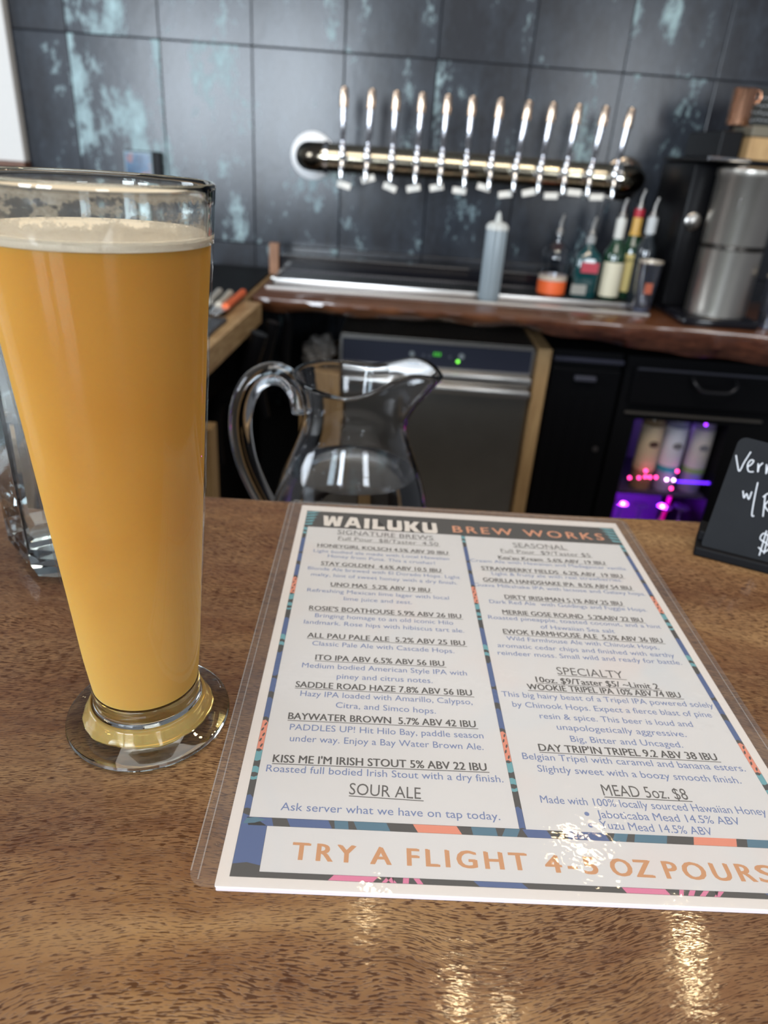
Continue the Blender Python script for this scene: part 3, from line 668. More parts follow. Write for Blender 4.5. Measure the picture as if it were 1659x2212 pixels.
# ------------------------------------------------------------------ back counter
ZC_ = .90
def frontY(x): return 2.035 - .02 * max(0, (x - .5)) + .006 * math.sin(x * 9) - (.05 * max(0, x - .72) if x > .72 else 0)
bm = NB(); rows = []
for k in range(91):
    x = -.415 + 1.95 * k / 90; fy = frontY(x); th = .040 + .043 * max(0, min(1, (x - .35) / .5)) + .003 * math.sin(x * 31)
    under = .03 + .01 * math.sin(x * 23)
    rows.append([bm.verts.new(q) for q in ((x, YW - .008, ZC_), (x, fy + .008, ZC_), (x, fy + .002, ZC_ - .003), (x, fy, ZC_ - .012), (x, fy + .006 + .004 * math.sin(x * 47), ZC_ - th * .6), (x, fy + under, ZC_ - th), (x, YW - .008, ZC_ - th))])
for A, Bq in zip(rows, rows[1:]):
    for k in range(7): bm.faces.new((A[k], A[(k + 1) % 7], Bq[(k + 1) % 7], Bq[k]))
bm.faces.new(rows[0][::-1]); bm.faces.new(rows[-1])
cnt = obj('back_counter', bm, M_backwood, None, True)
tag(cnt, 'thick glossy red-brown live-edge wood slab along the tiled wall', 'counter')
cnt.data.materials.append(M_bark)
for p in cnt.data.polygons:
    if p.normal.y < -.3 and p.center.z < .075 and p.center.x > -.2: p.material_index = 1
# drip tray
TX0, TX1, TY0, TY1 = -.400, .745, 2.26, 2.435
t = thing('drip_tray', (.17, 2.3, ZC_), 'long stainless drip tray with a mesh grate below the taps', 'tray')
bm = NB(); box(bm, TX0, TX1, TY0, TY0 + .008, ZC_ + .001, ZC_ + .018, .002); box(bm, TX0, TX0 + .012, TY0, TY1, ZC_ + .001, ZC_ + .020, .002); box(bm, TX1 - .012, TX1, TY0, TY1, ZC_ + .001, ZC_ + .020, .002)
obj('rear_rim', box(NB(), TX0, TX1, TY1 - .008, TY1, ZC_ + .001, ZC_ + .020, .002), P('dull_rim', (.10, .10, .11), .3, 1), t)
obj('tray_rim', bm, M_steel, t, True)
obj('front_ledge', box(NB(), TX0, TX1, TY0 - .085, TY0, ZC_ + .001, ZC_ + .005, .001), P('dull_steel', (.15, .115, .095), .38, .8), t)
obj('front_lip', box(NB(), TX0, TX1, TY0 - .097, TY0 - .085, ZC_ + .001, ZC_ + .009, .002), M_steel, t)
obj('tray_floor', box(NB(), TX0 + .01, TX1 - .01, TY0 + .01, TY1 - .01, ZC_ + .001, ZC_ + .004), M_blackm, t)
bm = NB()
for k in range(110):
    x = TX0 + .016 + (TX1 - TX0 - .032) * k / 109; box(bm, x - .0012, x + .0012, TY0 + .012, TY1 - .012, ZC_ + .013, ZC_ + .016)
for k in range(14):
    y = TY0 + .02 + (TY1 - TY0 - .04) * k / 13; box(bm, TX0 + .012, TX1 - .012, y - .0012, y + .0012, ZC_ + .0125, ZC_ + .0155)
g = obj('grate', bm, P('dark_steel', (.10, .10, .10), .35, 1), t); g['kind'] = 'stuff'
t = thing('black_backsplash', (0, 2.5, ZC_), 'low glossy black splash ledge with a brown wood end post behind the drip tray', 'backsplash')
obj('ledge', box(NB(), -.405, .70, 2.44, 2.59, ZC_ + .001, ZC_ + .062, .003), M_blackg, t)
obj('end_post', box(NB(), -.436, -.406, 2.43, 2.46, ZC_ + .001, ZC_ + .098, .002), wood('post_wood', (.20, .09, .045), (.42, .22, .12), .5, 0, (20, 20, 3)), t)

# ------------------------------------------------------------------ tap rail
t = rail = thing('tap_rail', (.2, 2.45, 1.26), 'polished nickel pipe tap rail with twelve tall tap handles on the tile wall', 'beer taps')
ZP, YP, RP = 1.258, 2.44, .040
L0, L1 = -.318, .70
def elb(x, s):
    P_ = [Vector((x - s * .052 + s * .052 * math.sin(a), YP + .052 - .052 * math.cos(a), ZP)) for a in [PI / 2 * k / 8 for k in range(9)]]
    return P_ + [Vector((x, 2.592, ZP))]
obj('pipe', tube(NB(), [(L0 + .045, YP, ZP), (.2, YP, ZP), (L1 - .045, YP, ZP)], RP, 32), M_pipe, t, True)
obj('elbow', tube(NB(), elb(L0, -1), RP + .002, 28), P('dark_nickel', (.20, .17, .13), .15, 1), t, True)
obj('elbow', tube(NB(), elb(L1, 1), RP + .002, 28), P('dark_nickel', (.22, .19, .14), .15, 1), t, True)
RX = Matrix.Rotation(PI / 2, 4, 'X')
M_flange = P('glare_white_flange', (.95, .96, .97), .3)  # window glare on the left flange, put into its near-white colour
obj('wall_flange', lathe(NB(), [(.0, .0), (.070, 0), (.072, .004), (.066, .010), (.045, .013), (0, .013)], (L0, 2.592, ZP), 40, M=RX), M_flange, t, True)
obj('wall_flange', lathe(NB(), [(.0, .0), (.064, 0), (.066, .004), (.061, .008), (.04, .010), (0, .010)], (L1, 2.592, ZP), 40, M=RX), P('dark_flange', (.3, .26, .22), .2, 1), t, True)
for x in (L0 + .06, L1 - .06): obj('pipe_collar', lathe(NB(), [(RP, -.008), (RP + .006, -.006), (RP + .006, .006), (RP, .008)], (x, YP, ZP), 32, M=Matrix.Rotation(PI / 2, 4, 'Y')), M_chrome, t, True)
def tap_at(x):
    y = YP - RP - .035
    b = NB(); lathe(b, [(0, -.0), (.013, 0), (.013, .006), (.008, .010), (.008, .045), (0, .045)], (x, YP - RP + .004, ZP), 16, M=RX)
    lathe(b, [(0, .030), (.007, .030), (.0105, .024), (.0115, .006), (.0095, -.004), (.008, -.012), (0, -.012)], (x, y, ZP), 16)
    tube(b, [(x, y, ZP), (x, y - .012, ZP - .018), (x, y - .016, ZP - .040), (x, y - .016, ZP - .055)], [.008, .0075, .006, .0055], 12)
    f = obj('tap', b, M_chrome, rail, True, origin=(x, y, ZP))
    b = NB(); lathe(b, [(0, .026), (.0085, .026), (.0095, .034), (.006, .040), (.0050, .050), (.0078, .058), (.0086, .100), (.0094, .134), (.0094, .139), (0, .139)], (x, y, ZP), 18)
    h = obj('tap_handle', b, P('tap_chrome', (.70, .70, .74), .16, 1), f, True, origin=(x, y, ZP))
    b = NB(); lathe(b, [(0, .134), (.0125, .134), (.0130, .138), (.0124, .158), (.0112, .182), (.0102, .186), (0, .187)], (x, y, ZP), 18)
    c = obj('handle_cap', b, P('cap_copper', (.86, .66, .50), .22, 1), f, True, origin=(x, y, ZP))
    return f, h, c
XT = [-.203 + .0743 * k for k in range(12)]
f0, h0, c0 = tap_at(XT[0])
lean = [0, .06, .03, .03, .03, 0, .07, .14, .10, .10, .13, .13]
for k in range(1, 12):
    f = f0.copy(); C.objects.link(f); f.location = f0.location + Vector((XT[k] - XT[0], 0, 0))
    for ch in (h0, c0):
        q = ch.copy(); C.objects.link(q); q.parent = f
        q.rotation_euler = (0, lean[k] * .55, 0)
tagpx = [(743, 400), (795, 387), (842, 405), (893, 407), (943, 405), (992, 412), (1045, 405), (1091, 420), (1142, 416), (1190, 423), (1240, 416), (1288, 426)]
M_tag = P('white_tag', (.86, .84, .78), .5)
for k, (px, py) in enumerate(tagpx):
    c = atY(px, py, 2.37); a = random.Random(k).uniform(-.4, .35)
    b = box(NB(), -.0205, .0205, -.004, .004, -.0092, .0092, .0015, M=Matrix.Translation(c) @ Matrix.Rotation(a, 4, 'Y'))
    tube(b, [c + Vector((0, 0, .005)), Vector((XT[k] , 2.357, ZP - .05))], .0012, 6)
    obj('spout_tag', b, M_tag, rail)

# ------------------------------------------------------------------ bottles
def bottle(name, px, py, Y, prof, mat, label, cat, group=None, parts=(), lean=0, z=None, n=32, pour=None, fn=None):
    if name == 'squeeze_bottle': z = ZC_ + .0052
    c = atZ(px, py, (z if z is not None else ZC_ + .016))
    c = Vector((c.x, c.y, (z if z is not None else ZC_ + .0162)))
    if Y: c = Vector((atY(px, py, Y).x, Y, c.z))
    t = thing(name, c, label, cat, group)
    obj('bottle_body', lathe(NB(), prof, c, n, fn=fn), mat, t, True)
    for nm, pf, m in parts: obj(nm, lathe(NB(), pf, c, n, fn=fn), m, t, True)
    if pour:
        z0 = pour
        b = NB(); lathe(b, [(0, z0), (.010, z0), (.011, z0 + .012), (.006, z0 + .016), (0, z0 + .016)], c, 16)
        tube(b, [c + Vector((0, 0, z0 + .012)), c + Vector((.0, -.002, z0 + .034)), c + Vector((.004, -.008, z0 + .056))], [.0060, .0052, .0042], 10)
        obj('pour_spout', b, M_steel, t, True)
    return t, c
M_frost = P('frosted_plastic', (.42, .50, .55), .35, trans=.35)
def flute(p, a): return p * (1 + .03 * math.cos(a * 12)) if p.z < .20 else p
t, c = bottle('squeeze_bottle', 1056, 636, 2.226, [(0, 0), (.028, 0), (.030, .004), (.030, .196), (.029, .200), (0, .200)], M_frost, 'tall translucent fluted squeeze bottle standing on the drip tray', 'bottle', fn=lambda p, a: Vector((p.x * (1 + .05 * math.cos(a * 14)), p.y * (1 + .05 * math.cos(a * 14)), p.z)),
              parts=[('nozzle_cap', [(0, .199), (.031, .199), (.031, .209), (.024, .218), (.009, .222), (.006, .240), (.0028, .248), (0, .248)], P('frosted_cap', (.60, .62, .60), .4))], n=56)
M_clearb = thin('bottle_glass', (.80, .84, .88), 1.6, .02)
M_orange = P('orange_label', (.95, .16, .04), .5)
M_cream = P('cream_label', (.72, .68, .52), .6); M_yel = P('yellow_label', (.72, .58, .22), .6)
M_green = P('green_glass', (.008, .045, .02), .08, 0, 1); M_teal = P('teal_glass', (.008, .055, .06), .08, 0, 1)
t, c = bottle('liquor_bottle', 1190, 622, 2.33, [(0, 0), (.041, 0), (.0435, .004), (.0435, .112), (.041, .132), (.028, .148), (.016, .156), (.0145, .180), (0, .180)], M_clearb,
       'round clear liquor bottle with a wide orange label, leftmost of the spirits', 'bottle', 'spirits bottles on the drip tray', parts=[('orange_label', [(.0439, .008), (.0441, .045), (.0439, .046)], M_orange), ('pale_label', [(.0439, .047), (.0441, .060), (.0439, .061)], P('pale_label', (.62, .52, .42), .6))], pour=.180)
lathe_bm = NB(); lathe(lathe_bm, [(0, .001), (.0425, .004), (.0425, .046), (0, .046)], c, 32); obj('orange_liqueur', lathe_bm, M_orange, t, True)
def sq(p, a):                                    # squarish shoulders
    k = 1 / max(abs(math.cos(a)), abs(math.sin(a))); k = 1 + (min(k, 1.25) - 1) * (1 if p.z < .125 else max(0, 1 - (p.z - .125) / .02)); return Vector((p.x * k, p.y * k * .8, p.z))
def front_label(name, t, c, x0, x1, z0, z1, y, m, parts=None):
    return obj(name, box(NB(), c.x + x0, c.x + x1, c.y + y - .0008, c.y + y, c.z + z0, c.z + z1), m, t)
t, c = bottle('liquor_bottle', 1257, 626, 2.33, [(0, 0), (.036, 0), (.039, .004), (.039, .115), (.035, .130), (.018, .146), (.013, .154), (.0125, .176), (0, .176)], M_teal,
       'squat dark green liquor bottle with a red label patch, second spirit from the left', 'bottle', 'spirits bottles on the drip tray', parts=[('neck_foil', [(.0134, .160), (.0145, .180), (.0, .181)], P('grey_foil', (.35, .36, .36), .4))], pour=.180, fn=sq)
front_label('red_label', t, c, -.022, .030, .078, .108, -.0325, P('red_label', (.50, .06, .09), .5)); front_label('pale_label', t, c, -.042, .004, .012, .042, -.0330, P('grey_label', (.34, .34, .31), .6))
def tall(px, py, Y, mat, label, h=.20, neck=None, r=.034, lab=None, z1=.30, nl=.055):
    pf = [(0, 0), (r - .003, 0), (r, .004), (r, h * .78), (r * .92, h * .86), (r * .55, h * .98), (.0145, h * 1.1), (.0130, z1), (0, z1)]
    parts = []
    if neck: parts += [('neck_foil', [(.0150, z1 - nl), (.0155, z1 - .01), (.0150, z1 + .002), (0, z1 + .002)], neck)]
    t, c = bottle('liquor_bottle', px, py, Y, pf, mat, label, 'bottle', 'spirits bottles on the drip tray', parts=parts, pour=z1 + .001)
    if lab:
        m, z0, zz = lab; a0, a1 = -PI / 2 - 1.15, -PI / 2 + 1.15; b = NB(); R = r + .0006
        A = [b.verts.new(c + Vector((R * math.cos(a0 + (a1 - a0) * k / 12), R * math.sin(a0 + (a1 - a0) * k / 12), z0))) for k in range(13)]; B2 = [b.verts.new(v.co + Vector((0, 0, zz - z0))) for v in A]
        for k in range(12): b.faces.new((A[k], A[k + 1], B2[k + 1], B2[k]))
        obj('paper_label', b, m, t, 'all')
    return t, c
tall(1312, 631, 2.34, M_green, 'dark green liquor bottle with a cream label and white neck, left of the yellow-label one', .165, P('white_foil', (.66, .66, .62), .4), .0335, (M_cream, .010, .112), .235)
t, c = tall(1347, 622, 2.39, M_green, 'green liquor bottle with a yellow-cream label and red neck foil', .185, P('red_foil', (.45, .02, .04), .4), .036, (M_yel, .022, .135), .262, .022)
b = NB(); put(b, 'JAMES', (-26, 0), (20, 0), 11, Matrix.Translation(c + Vector((0, -.0374, .112))) @ Matrix.Rotation(PI / 2, 4, 'X'), 0, .02); obj('label_text', b, P('label_ink', (.10, .09, .03), .6), t)
b = NB(); lathe(b, [(.0148, .240), (.0150, .205), (.0175, .192), (.019, .188)], c, 24); obj('gold_collar', b, P('gold_foil', (.70, .42, .10), .35), t, True)
tall(1377, 625, 2.318, M_dark, 'dark liquor bottle with a grey-white neck, behind the printed pint glass', .19, P('grey_white_foil', (.52, .54, .55), .4), .030, None, .245)
M_cup = thin('cup_glass', (.42, .47, .58), 2.2, .05, haze=.03)
def pint(px, py, Y, label, z=ZC_ + .0162, h=.145):
    q = atY(px, py, Y); c = Vector((q.x, Y, z)); t = thing('pint_glass', c, label, 'glass', 'pint glasses on the back counter')
    obj('glass_body', lathe(NB(), [(0, 0), (.026, 0), (.0275, .004), (.036, h), (.0345, h), (.026, .010), (0, .010)], c, 40), M_cup, t, True)
    obj('thick_base', lathe(NB(), [(0, .001), (.025, .001), (.026, .012), (0, .012)], c, 32), P('cup_base', (.45, .50, .6), .1, .6), t, True)
    obj('rim_band', lathe(NB(), [(.0362, h - .006), (.0366, h - .002), (.0362, h + .001), (.0340, h + .001), (.0338, h - .006)], c, 40, closed=True), P('cup_rim', (.60, .52, .42), .2, .5), t, True)
    obj('printed_logo', box(NB(), c.x - .013, c.x + .009, c.y - .034, c.y - .0330, c.z + .055, c.z + .085, .0), P('rust_print', (.42, .10, .05), .6), t)
pint(1388, 650, 2.229, 'clear pint glass with a rust-red print in front of the dark bottle', ZC_ + .0052)
pint(1659, 690, 2.12, 'clear pint glass at right edge beside the steel machine', ZC_ + .001)

# ------------------------------------------------------------------ machine on the right of the back counter
MXc, MYc = .928, 2.16
t = thing('drink_machine', (MXc - .03, 2.26, ZC_), 'black drink machine with a tall stainless cylinder on the back counter', 'machine')
obj('machine_base', box(NB(), .805, 1.025, 2.06, 2.50, ZC_ + .001, ZC_ + .026, .010), M_blackg, t, True)
b = NB(); box(b, .792, .865, 2.22, 2.50, ZC_ + .026, 1.318, .012); box(b, .80, 1.02, 2.30, 2.50, ZC_ + .026, 1.318, .01); obj('housing', b, M_black, t, True)
obj('steel_cylinder', lathe(NB(), [(0, .027), (.085, .027), (.085, .385), (.088, .390), (.088, .405), (.070, .414), (0, .416)], (MXc, MYc, ZC_), 56), M_steel_b, t, True)
obj('sight_glass', tube(NB(), [(MXc - .045, MYc - .081, ZC_ + .04), (MXc - .045, MYc - .081, ZC_ + .34)], .007, 12), M_thin, t, True)
obj('seam_band', lathe(NB(), [(.0855, .205), (.0875, .207), (.0875, .217), (.0855, .219)], (MXc, MYc, ZC_), 56), P('dark_band', (.10, .09, .08), .3, 1), t, True)
b = NB(); lathe(b, [(0, 0), (.024, 0), (.024, .006), (.019, .009), (0, .009)], (.823, 2.219, 1.165), 28, M=RX); obj('round_badge', b, P('badge_metal', (.35, .33, .31), .25, 1), t, True)
obj('top_shelf', box(NB(), 0.79, 1.20, 2.13, 2.50, 1.319, 1.329, .002), M_black, t)
obj('shelf_rail', tube(NB(), [(.79, 2.125, 1.327), (.90, 2.125, 1.327)], .005, 10), M_chrome, t, True)
obj('upper_block', box(NB(), .838, .897, 2.20, 2.46, 1.330, 1.398, .004), M_black, t)
t = thing('wooden_box', (.97, 2.25, 1.33), 'small pale wooden box on top of the steel machine', 'box')
obj('box_body', box(NB(), .905, 1.00, 2.17, 2.30, 1.330, 1.385, .003), M_tan, t); obj('box_lid', box(NB(), .903, 1.002, 2.168, 2.302, 1.386, 1.412, .003), P('dull_lid', (.16, .14, .10), .5), t)
q = atY(1597, 265, 2.25)
t = thing('copper_mug', (q.x, 2.25, 1.412), 'tall copper mug on top of the steel machine', 'mug')
b = NB(); lathe(b, [(0, 0), (.028, 0), (.029, .003), (.030, .085), (.0315, .088), (.029, .088), (.0275, .005), (0, .005)], (q.x - .005, 2.25, 1.413), 32); obj('mug_body', b, M_copper, t, True)
b = tube(NB(), spline([(q.x + .022, 2.25, 1.494), (q.x + .034, 2.25, 1.497), (q.x + .040, 2.25, 1.485), (q.x + .036, 2.25, 1.472), (q.x + .022, 2.25, 1.466)], 4), .0035, 10); obj('mug_handle', b, M_copper, t, True)
t = thing('small_chalk_sign', (1.04, 2.22, 1.33), 'small black chalk sign propped beside the copper mug', 'sign')
obj('slate', box(NB(), .900, 1.11, 2.310, 2.316, 1.413, 1.510, .002), P('slate_black', (.02, .022, .02), .6), t)
b = NB(); rr = random.Random(3)
for row in range(4):
    x = .908
    while x < 1.10:
        w = rr.uniform(.004, .010)
        tube(b, [(x, 2.309, 1.487 - row * .018 + rr.uniform(-.003, .003)), (x + w * .5, 2.309, 1.487 - row * .018 + rr.uniform(-.005, .005)), (x + w, 2.309, 1.487 - row * .018 + rr.uniform(-.003, .003))], .0011, 5); x += w + .005
obj('chalk_writing', b, M_chalk, t)
obj('sign_stand', box(NB(), .900, 1.12, 2.305, 2.322, 1.330, 1.413, .002), M_blackm, t)

# ------------------------------------------------------------------ under the back counter
t = thing('dishwasher', (.125, 2.35, 0), 'stainless undercounter dishwasher with a dark control strip and green lights', 'dishwasher')
DX0, DX1 = -.172, .424
obj('cabinet_body', box(NB(), DX0, DX1, 2.17, 2.56, .03, .785, .003), M_steel_b, t)
b = NB(); box(b, DX0, DX1, 2.150, 2.17, .776, .783, .001); box(b, DX0, DX0 + .008, 2.150, 2.17, .700, .783, .001); box(b, DX1 - .008, DX1, 2.150, 2.17, .700, .783, .001); box(b, DX0, DX1, 2.150, 2.17, .697, .704, .001)
obj('panel_frame', b, M_steel, t)
obj('control_strip', box(NB(), DX0 + .008, DX1 - .008, 2.158, 2.17, .704, .776), P('control_navy', (.030, .034, .055), .35), t)
M_led = P('green_led', (.1, .9, .1), .4, emit=(.25, 1, .08), es=2.6); M_btn = P('grey_button', (.28, .32, .34), .4)
for px, py, r, m in ((890, 764, .008, M_btn), (997, 770, .009, M_btn), (915, 768, .005, P('dim_button', (.08, .09, .12), .4)), (928, 770, .005, P('dim_button', (.08, .09, .12), .4)), (972, 772, .005, P('dim_button', (.08, .09, .12), .4))):
    q = atY(px, py, 2.156); obj('button', lathe(NB(), [(0, 0), (r, 0), (r, .003), (0, .004)], q, 16, M=RX), m, t, True)
q = atY(989, 781, 2.156); obj('indicator_light', lathe(NB(), [(0, 0), (.0042, 0), (.004, .003), (0, .004)], q, 16, M=RX), M_led, t, True)
b = NB(); q = atY(937, 765, 2.156)
for k in range(3): box(b, q.x + k * .008, q.x + k * .008 + .005, 2.155, 2.157, q.z - .005, q.z + .005)
obj('green_display', b, P('green_display', (.05, .3, .05), .4, emit=(.1, .8, .05), es=.5), t)
b = NB(); box(b, DX0, DX1, 2.135, 2.17, .662, .694, .006); box(b, DX0, DX1, 2.120, 2.17, .632, .658, .008); obj('door_handle_bar', b, M_steel, t, True)
obj('door', box(NB(), DX0, DX1, 2.150, 2.169, .09, .630, .003), M_steel_b, t)
for nm, x0, x1, z1, lab in (('wood_panel', .430, .470, .790, 'upright pale plywood panel between the dishwasher and the black cabinets'), ('wood_panel', -.290, -.180, .665, 'short pale plywood panel at left of the dishwasher behind the pitcher')):
    o = obj(nm, box(NB(), x0, x1, 2.13, 2.56, 0, z1, .002), M_tan); tag(o, lab, 'panel')
# crumpled bag
b = NB(); q = atY(668, 790, 2.2)
bmesh.ops.create_icosphere(b, subdivisions=4, radius=1)
for v in b.verts:
    d = v.co.copy(); n_ = .12 * math.sin(d.x * 9 + d.z * 5) + .10 * math.sin(d.y * 11 + d.x * 7) + .06 * math.sin(d.z * 17 + d.y * 3)
    v.co = Vector((-.243 + .052 * (d.x * (1 + n_)), 2.22 + .06 * d.y * (1 + n_), .666 + max(0, .045 + .048 * d.z * (1 + n_)) + .012 * d.x))
o = obj('crumpled_bag', b, P('grey_bag', (.20, .185, .17), .6, bump=.5, nscale=30), None, True); tag(o, 'crumpled grey bag resting on the short plywood panel behind the pitcher', 'bag')
# left return counter
t = thing('left_counter', (-.8, 1.6, 0), 'side counter with a pale wood edge running toward the bar at left', 'counter')
b = NB(); prism(b, [(-1.45, .95), (-.405, .95), (-.378, 1.98), (-.425, 1.99), (-.430, 2.58), (-1.45, 2.58)], .842, .895); obj('worktop', b, wood('edge_wood', (.30, .17, .07), (.62, .43, .22), .5, 0, (14, 5, 30)), t)
obj('cabinet_body', box(NB(), -1.42, -.50, 1.0, 2.55, 0, .842), M_blackm, t)
obj('corner_post', box(NB(), -.430, -.405, 1.50, 1.55, 0, .70), M_tan, t)
def mat_(name, pts, z0, z1, m, lab, cat='mat', group=None):
    o = obj(name, prism(NB(), pts, z0, z1), m); tag(o, lab, cat, group); return o
mat_('rubber_mat', [(-1.4, 1.0), (-.425, 1.0), (-.412, 1.72), (-1.4, 1.72)], .8955, .905, M_rubber, 'dark grey ribbed rubber mat near end of the side counter')
mat_('rubber_mat', [(-1.4, 1.78), (-.435, 1.78), (-.440, 2.54), (-1.4, 2.54)], .8955, .903, M_blackm, 'black rubber mat in the corner under the orange-handled knife')
o = obj('metal_tray', box(NB(), -.75, -.475, 1.745, 1.800, .9055, .918, .003), P('dull_tray', (.22, .22, .22), .4, .6), None); tag(o, 'narrow grey metal tray between the two rubber mats on the side counter', 'tray')
def knife(p0, p1, hm, lab, blade=True):
    p0 = Vector(p0); p1 = Vector(p1); t = thing('knife', (p0 + p1) / 2 - Vector((0, 0, .006)), lab, 'knife', 'knives on the side counter'); d = (p1 - p0).normalized()
    obj('handle', tube(NB(), [p0, (p0 + p1) / 2, p1], [.010, .0085, .010], 10), hm, t, True)
    s = Vector((-d.y, d.x, 0)) * .012; b = NB(); q = p0 - d * .09
    vs = [b.verts.new(x + Vector((0, 0, z))) for z in (-.001, .001) for x in (p0 - s, p0 + s, q + s * .6, q - s * .2)]
    b.faces.new(vs[:4]); b.faces.new(vs[4:]); 
    for k in range(4): b.faces.new((vs[k], vs[(k + 1) % 4], vs[4 + (k + 1) % 4], vs[4 + k]))
    obj('blade', b, M_steel, t)
zk = .915
def kz(x, y): v = atZ(x, y, zk); return (v.x, v.y, zk)
knife(kz(487, 664), kz(525, 632), P('orange_handle', (.80, .14, .03), .45), 'knife with a bright orange handle on the side counter mat')
knife(kz(472, 660), kz(497, 634), P('cream_handle', (.50, .47, .40), .5), 'knife with a cream handle next to the orange-handled knife')
knife(kz(450, 654), kz(474, 630), P('grey_handle', (.42, .41, .38), .5), 'knife with a grey-white handle half hidden by the beer glass')
# black hoses / cables in the corner under the counter
bpts = [[(590, 695), (575, 760), (560, 830), (570, 900)], [(560, 720), (545, 770), (520, 840), (470, 870), (462, 930), (468, 1000)], [(622, 690), (616, 780), (628, 860)]]
for k, pl in enumerate(bpts):
    o = obj('black_hose', tube(NB(), spline(([Vector((-.335, 2.09, .858))] if k == 2 else []) + [atY(x, y, (1.95, 1.78, 2.09)[k]) for x, y in pl], 6), (.018, .022, .014)[k], 10), M_black, None, True)
    tag(o, ('black hose hanging just under the end of the back counter', 'thick black hose bending beside the pale wood counter edge', 'thin black hose hanging nearest the crumpled bag')[k], 'hose', 'hoses under the counter corner')
# black cabinets
t = thing('black_cooler', (.59, 2.35, 0), 'narrow black undercounter cooler beside the plywood panel', 'cooler')
obj('cooler_body', box(NB(), .480, .700, 2.17, 2.56, .02, .785, .004), M_blackm, t)
d_ = obj('door', box(NB(), .484, .696, 2.148, 2.168, .05, .735, .005), M_black, t)
obj('door_handle', box(NB(), .552, .618, 2.128, 2.147, .700, .716, .004), P('handle_grey', (.10, .10, .13), .3, .4), d_)
obj('top_trim', box(NB(), .484, .696, 2.143, 2.168, .755, .768, .003), P('trim_grey', (.07, .07, .10), .3, .3), t)
obj('lock', lathe(NB(), [(0, 0), (.010, 0), (.009, .004), (0, .006)], (.664, 2.147, .477), 16, M=RX), P('lock_metal', (.09, .08, .08), .4, .7), t)
for k in range(4): obj('door_rib', box(NB(), .515 + k * .042, .523 + k * .042, 2.1455, 2.1485, .10, .66, .001), M_black, t)
OX0, OX1, OZ1 = .768, 1.068, .588
t = cabt = thing('black_cabinet', (.95, 2.35, 0), 'black cabinet with a drawer above a purple-lit open bottle compartment', 'cabinet')
b = NB(); box(b, .706, OX0, 2.15, 2.50, .02, .785); box(b, OX1, 1.35, 2.15, 2.50, .02, .785); box(b, OX0, OX1, 2.15, 2.168, OZ1, .785); box(b, OX0, OX1, 2.168, 2.50, .765, .785); box(b, OX0, OX1, 2.50, 2.51, .02, .785); box(b, OX0, OX1, 2.15, 2.50, .02, .05)
obj('cabinet_body', b, M_blackm, t)
d_ = obj('drawer', box(NB(), .730, 1.20, 2.130, 2.149, .640, .752, .004), M_black, t)
obj('drawer_handle', tube(NB(), spline([(.905, 2.129, .738), (.908, 2.105, .725), (.930, 2.098, .706), (.972, 2.098, .703), (1.012, 2.098, .706), (1.034, 2.105, .725), (1.037, 2.129, .738)], 4), .0055, 10), P('pull_metal', (.04, .04, .045), .25, .6), d_, True)
obj('drawer_trim', box(NB(), .735, 1.20, 2.124, 2.130, .750, .757, .001), P('trim_grey', (.07, .07, .09), .3, .3), t)
obj('door_trim', box(NB(), .730, 1.16, 2.140, 2.149, .606, .613, .001), P('trim_warm', (.10, .09, .08), .3, .3), t)
obj('compartment_shelf', box(NB(), OX0, OX1, 2.175, 2.50, .318, .326), P('shelf_violet', (.05, .04, .08), .3), t)
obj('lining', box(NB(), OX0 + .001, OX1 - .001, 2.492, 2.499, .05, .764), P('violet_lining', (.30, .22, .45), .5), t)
M_v = {'p': P('violet_led', (.3, 0, 1), .4, emit=(.30, .03, 1), es=9), 'r': P('magenta_led', (1, 0, .3), .4, emit=(1, .05, .30), es=9), 'w': P('pink_white_led', (1, .6, 1), .4, emit=(1, .55, 1), es=10)}
for px, py, k in ((1360, 1032, 'r'), (1380, 1032, 'r'), (1394, 1030, 'r'), (1404, 1031, 'r'), (1417, 1031, 'r'), (1440, 1036, 'w'), (1455, 1037, 'w'), (1463, 1018, 'r'), (1395, 1017, 'r'), (1450, 1055, 'r'), (1525, 917, 'p')):
    q = atY(px, py, 2.168); b = NB(); bmesh.ops.create_uvsphere(b, u_segments=12, v_segments=8, radius=.0042); bmesh.ops.translate(b, verts=b.verts, vec=q); obj('led', b, M_v[k], t, 'all')
q0, q1 = atY(1462, 1040, 2.168), atY(1538, 1044, 2.168)
obj('led_strip', tube(NB(), [q0, q1], .0035, 8), P('blue_led_strip', (.1, 0, 1), .4, emit=(.13, .02, 1), es=3.0), t)
obj('magenta_tube', tube(NB(), [atY(1452, 1060, 2.29), atY(1430, 1120, 2.30), Vector((.925, 2.30, .06))], .006, 8), P('magenta_tube', (.6, 0, .2), .4, emit=(.8, .0, .25), es=.7), t)
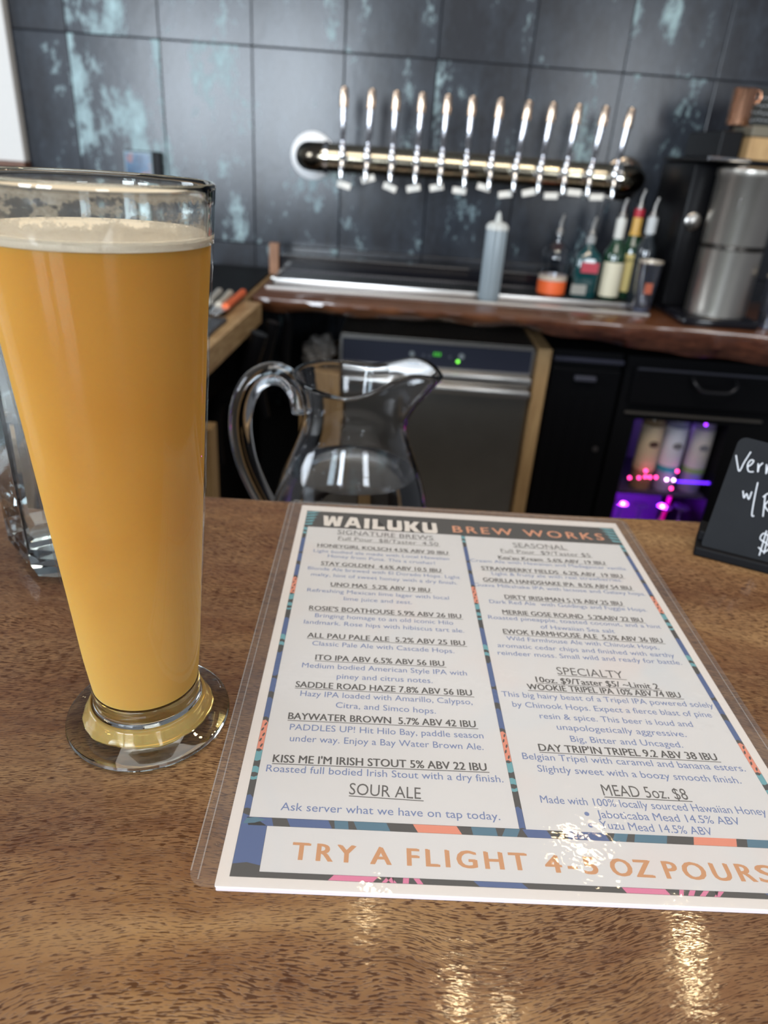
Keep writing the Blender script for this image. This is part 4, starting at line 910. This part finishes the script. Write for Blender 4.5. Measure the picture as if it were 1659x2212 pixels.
for lx, lz, e, c_ in ((.84, .285, .5, (.42, .03, 1)), (.98, .285, .7, (.25, .02, 1)), (1.0, .60, .35, (.42, .2, 1)), (.84, .12, .7, (.5, .05, 1))):
    l = bpy.data.lights.new('led_glow', 'POINT'); l.energy = e; l.color = c_; l.shadow_soft_size = .006
    o = bpy.data.objects.new('led_glow', l); C.objects.link(o); o.location = (lx, 2.27, lz)
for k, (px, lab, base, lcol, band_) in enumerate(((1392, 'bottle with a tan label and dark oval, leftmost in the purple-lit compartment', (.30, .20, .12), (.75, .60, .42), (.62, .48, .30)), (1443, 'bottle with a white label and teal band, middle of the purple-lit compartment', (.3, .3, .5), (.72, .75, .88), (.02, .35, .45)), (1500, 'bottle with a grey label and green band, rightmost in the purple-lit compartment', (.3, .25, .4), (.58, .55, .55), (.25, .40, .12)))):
    q = atY(px, 1000, 2.225); c = Vector((q.x, 2.225, .327)); t = thing('cellar_bottle', c, lab, 'bottle', 'bottles in the lit compartment')
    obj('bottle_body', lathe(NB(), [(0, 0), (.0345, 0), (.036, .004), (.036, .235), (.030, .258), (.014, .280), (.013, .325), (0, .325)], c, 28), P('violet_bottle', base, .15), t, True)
    obj('paper_label', lathe(NB(), [(.0364, .070), (.0366, .072), (.0366, .222), (.0364, .224)], c, 28), P('cellar_label', lcol, .6), t, True)
    obj('label_band', lathe(NB(), [(.0368, .070), (.0369, .072), (.0369, .088), (.0368, .090)], c, 28), P('label_band', band_, .6), t, True)
    b = NB(); lathe(b, [(0, 0), (.016, 0), (0, .001)], (c.x + .002, c.y - .0366, c.z + .165), 20, M=RX @ Matrix.Diagonal((1, .7, 1, 1))); obj('label_emblem', b, P('emblem_ink', (.10, .05, .04) if k == 0 else (.2, .2, .24), .6), t)
M_wg = thin('stemware', (.75, .7, .9), 3.0, .05, haze=.08)
for k, (gx, Y) in enumerate(((.815, 2.22), (.888, 2.23), (.961, 2.22), (1.028, 2.23))):
    c = Vector((gx, Y, .0505)); t = thing('stored_glass', c, ('leftmost', 'second from the left', 'second from the right', 'rightmost')[k] + ' of four clear glasses below the purple-lit shelf', 'glass', 'glasses under the lit shelf')
    obj('glass_bowl', lathe(NB(), [(.030, 0), (.033, .05), (.030, .09), (.016, .125), (.005, .135), (.004, .20), (.028, .205), (.028, .208), (0, .209)], c, 28), M_wg, t, True)
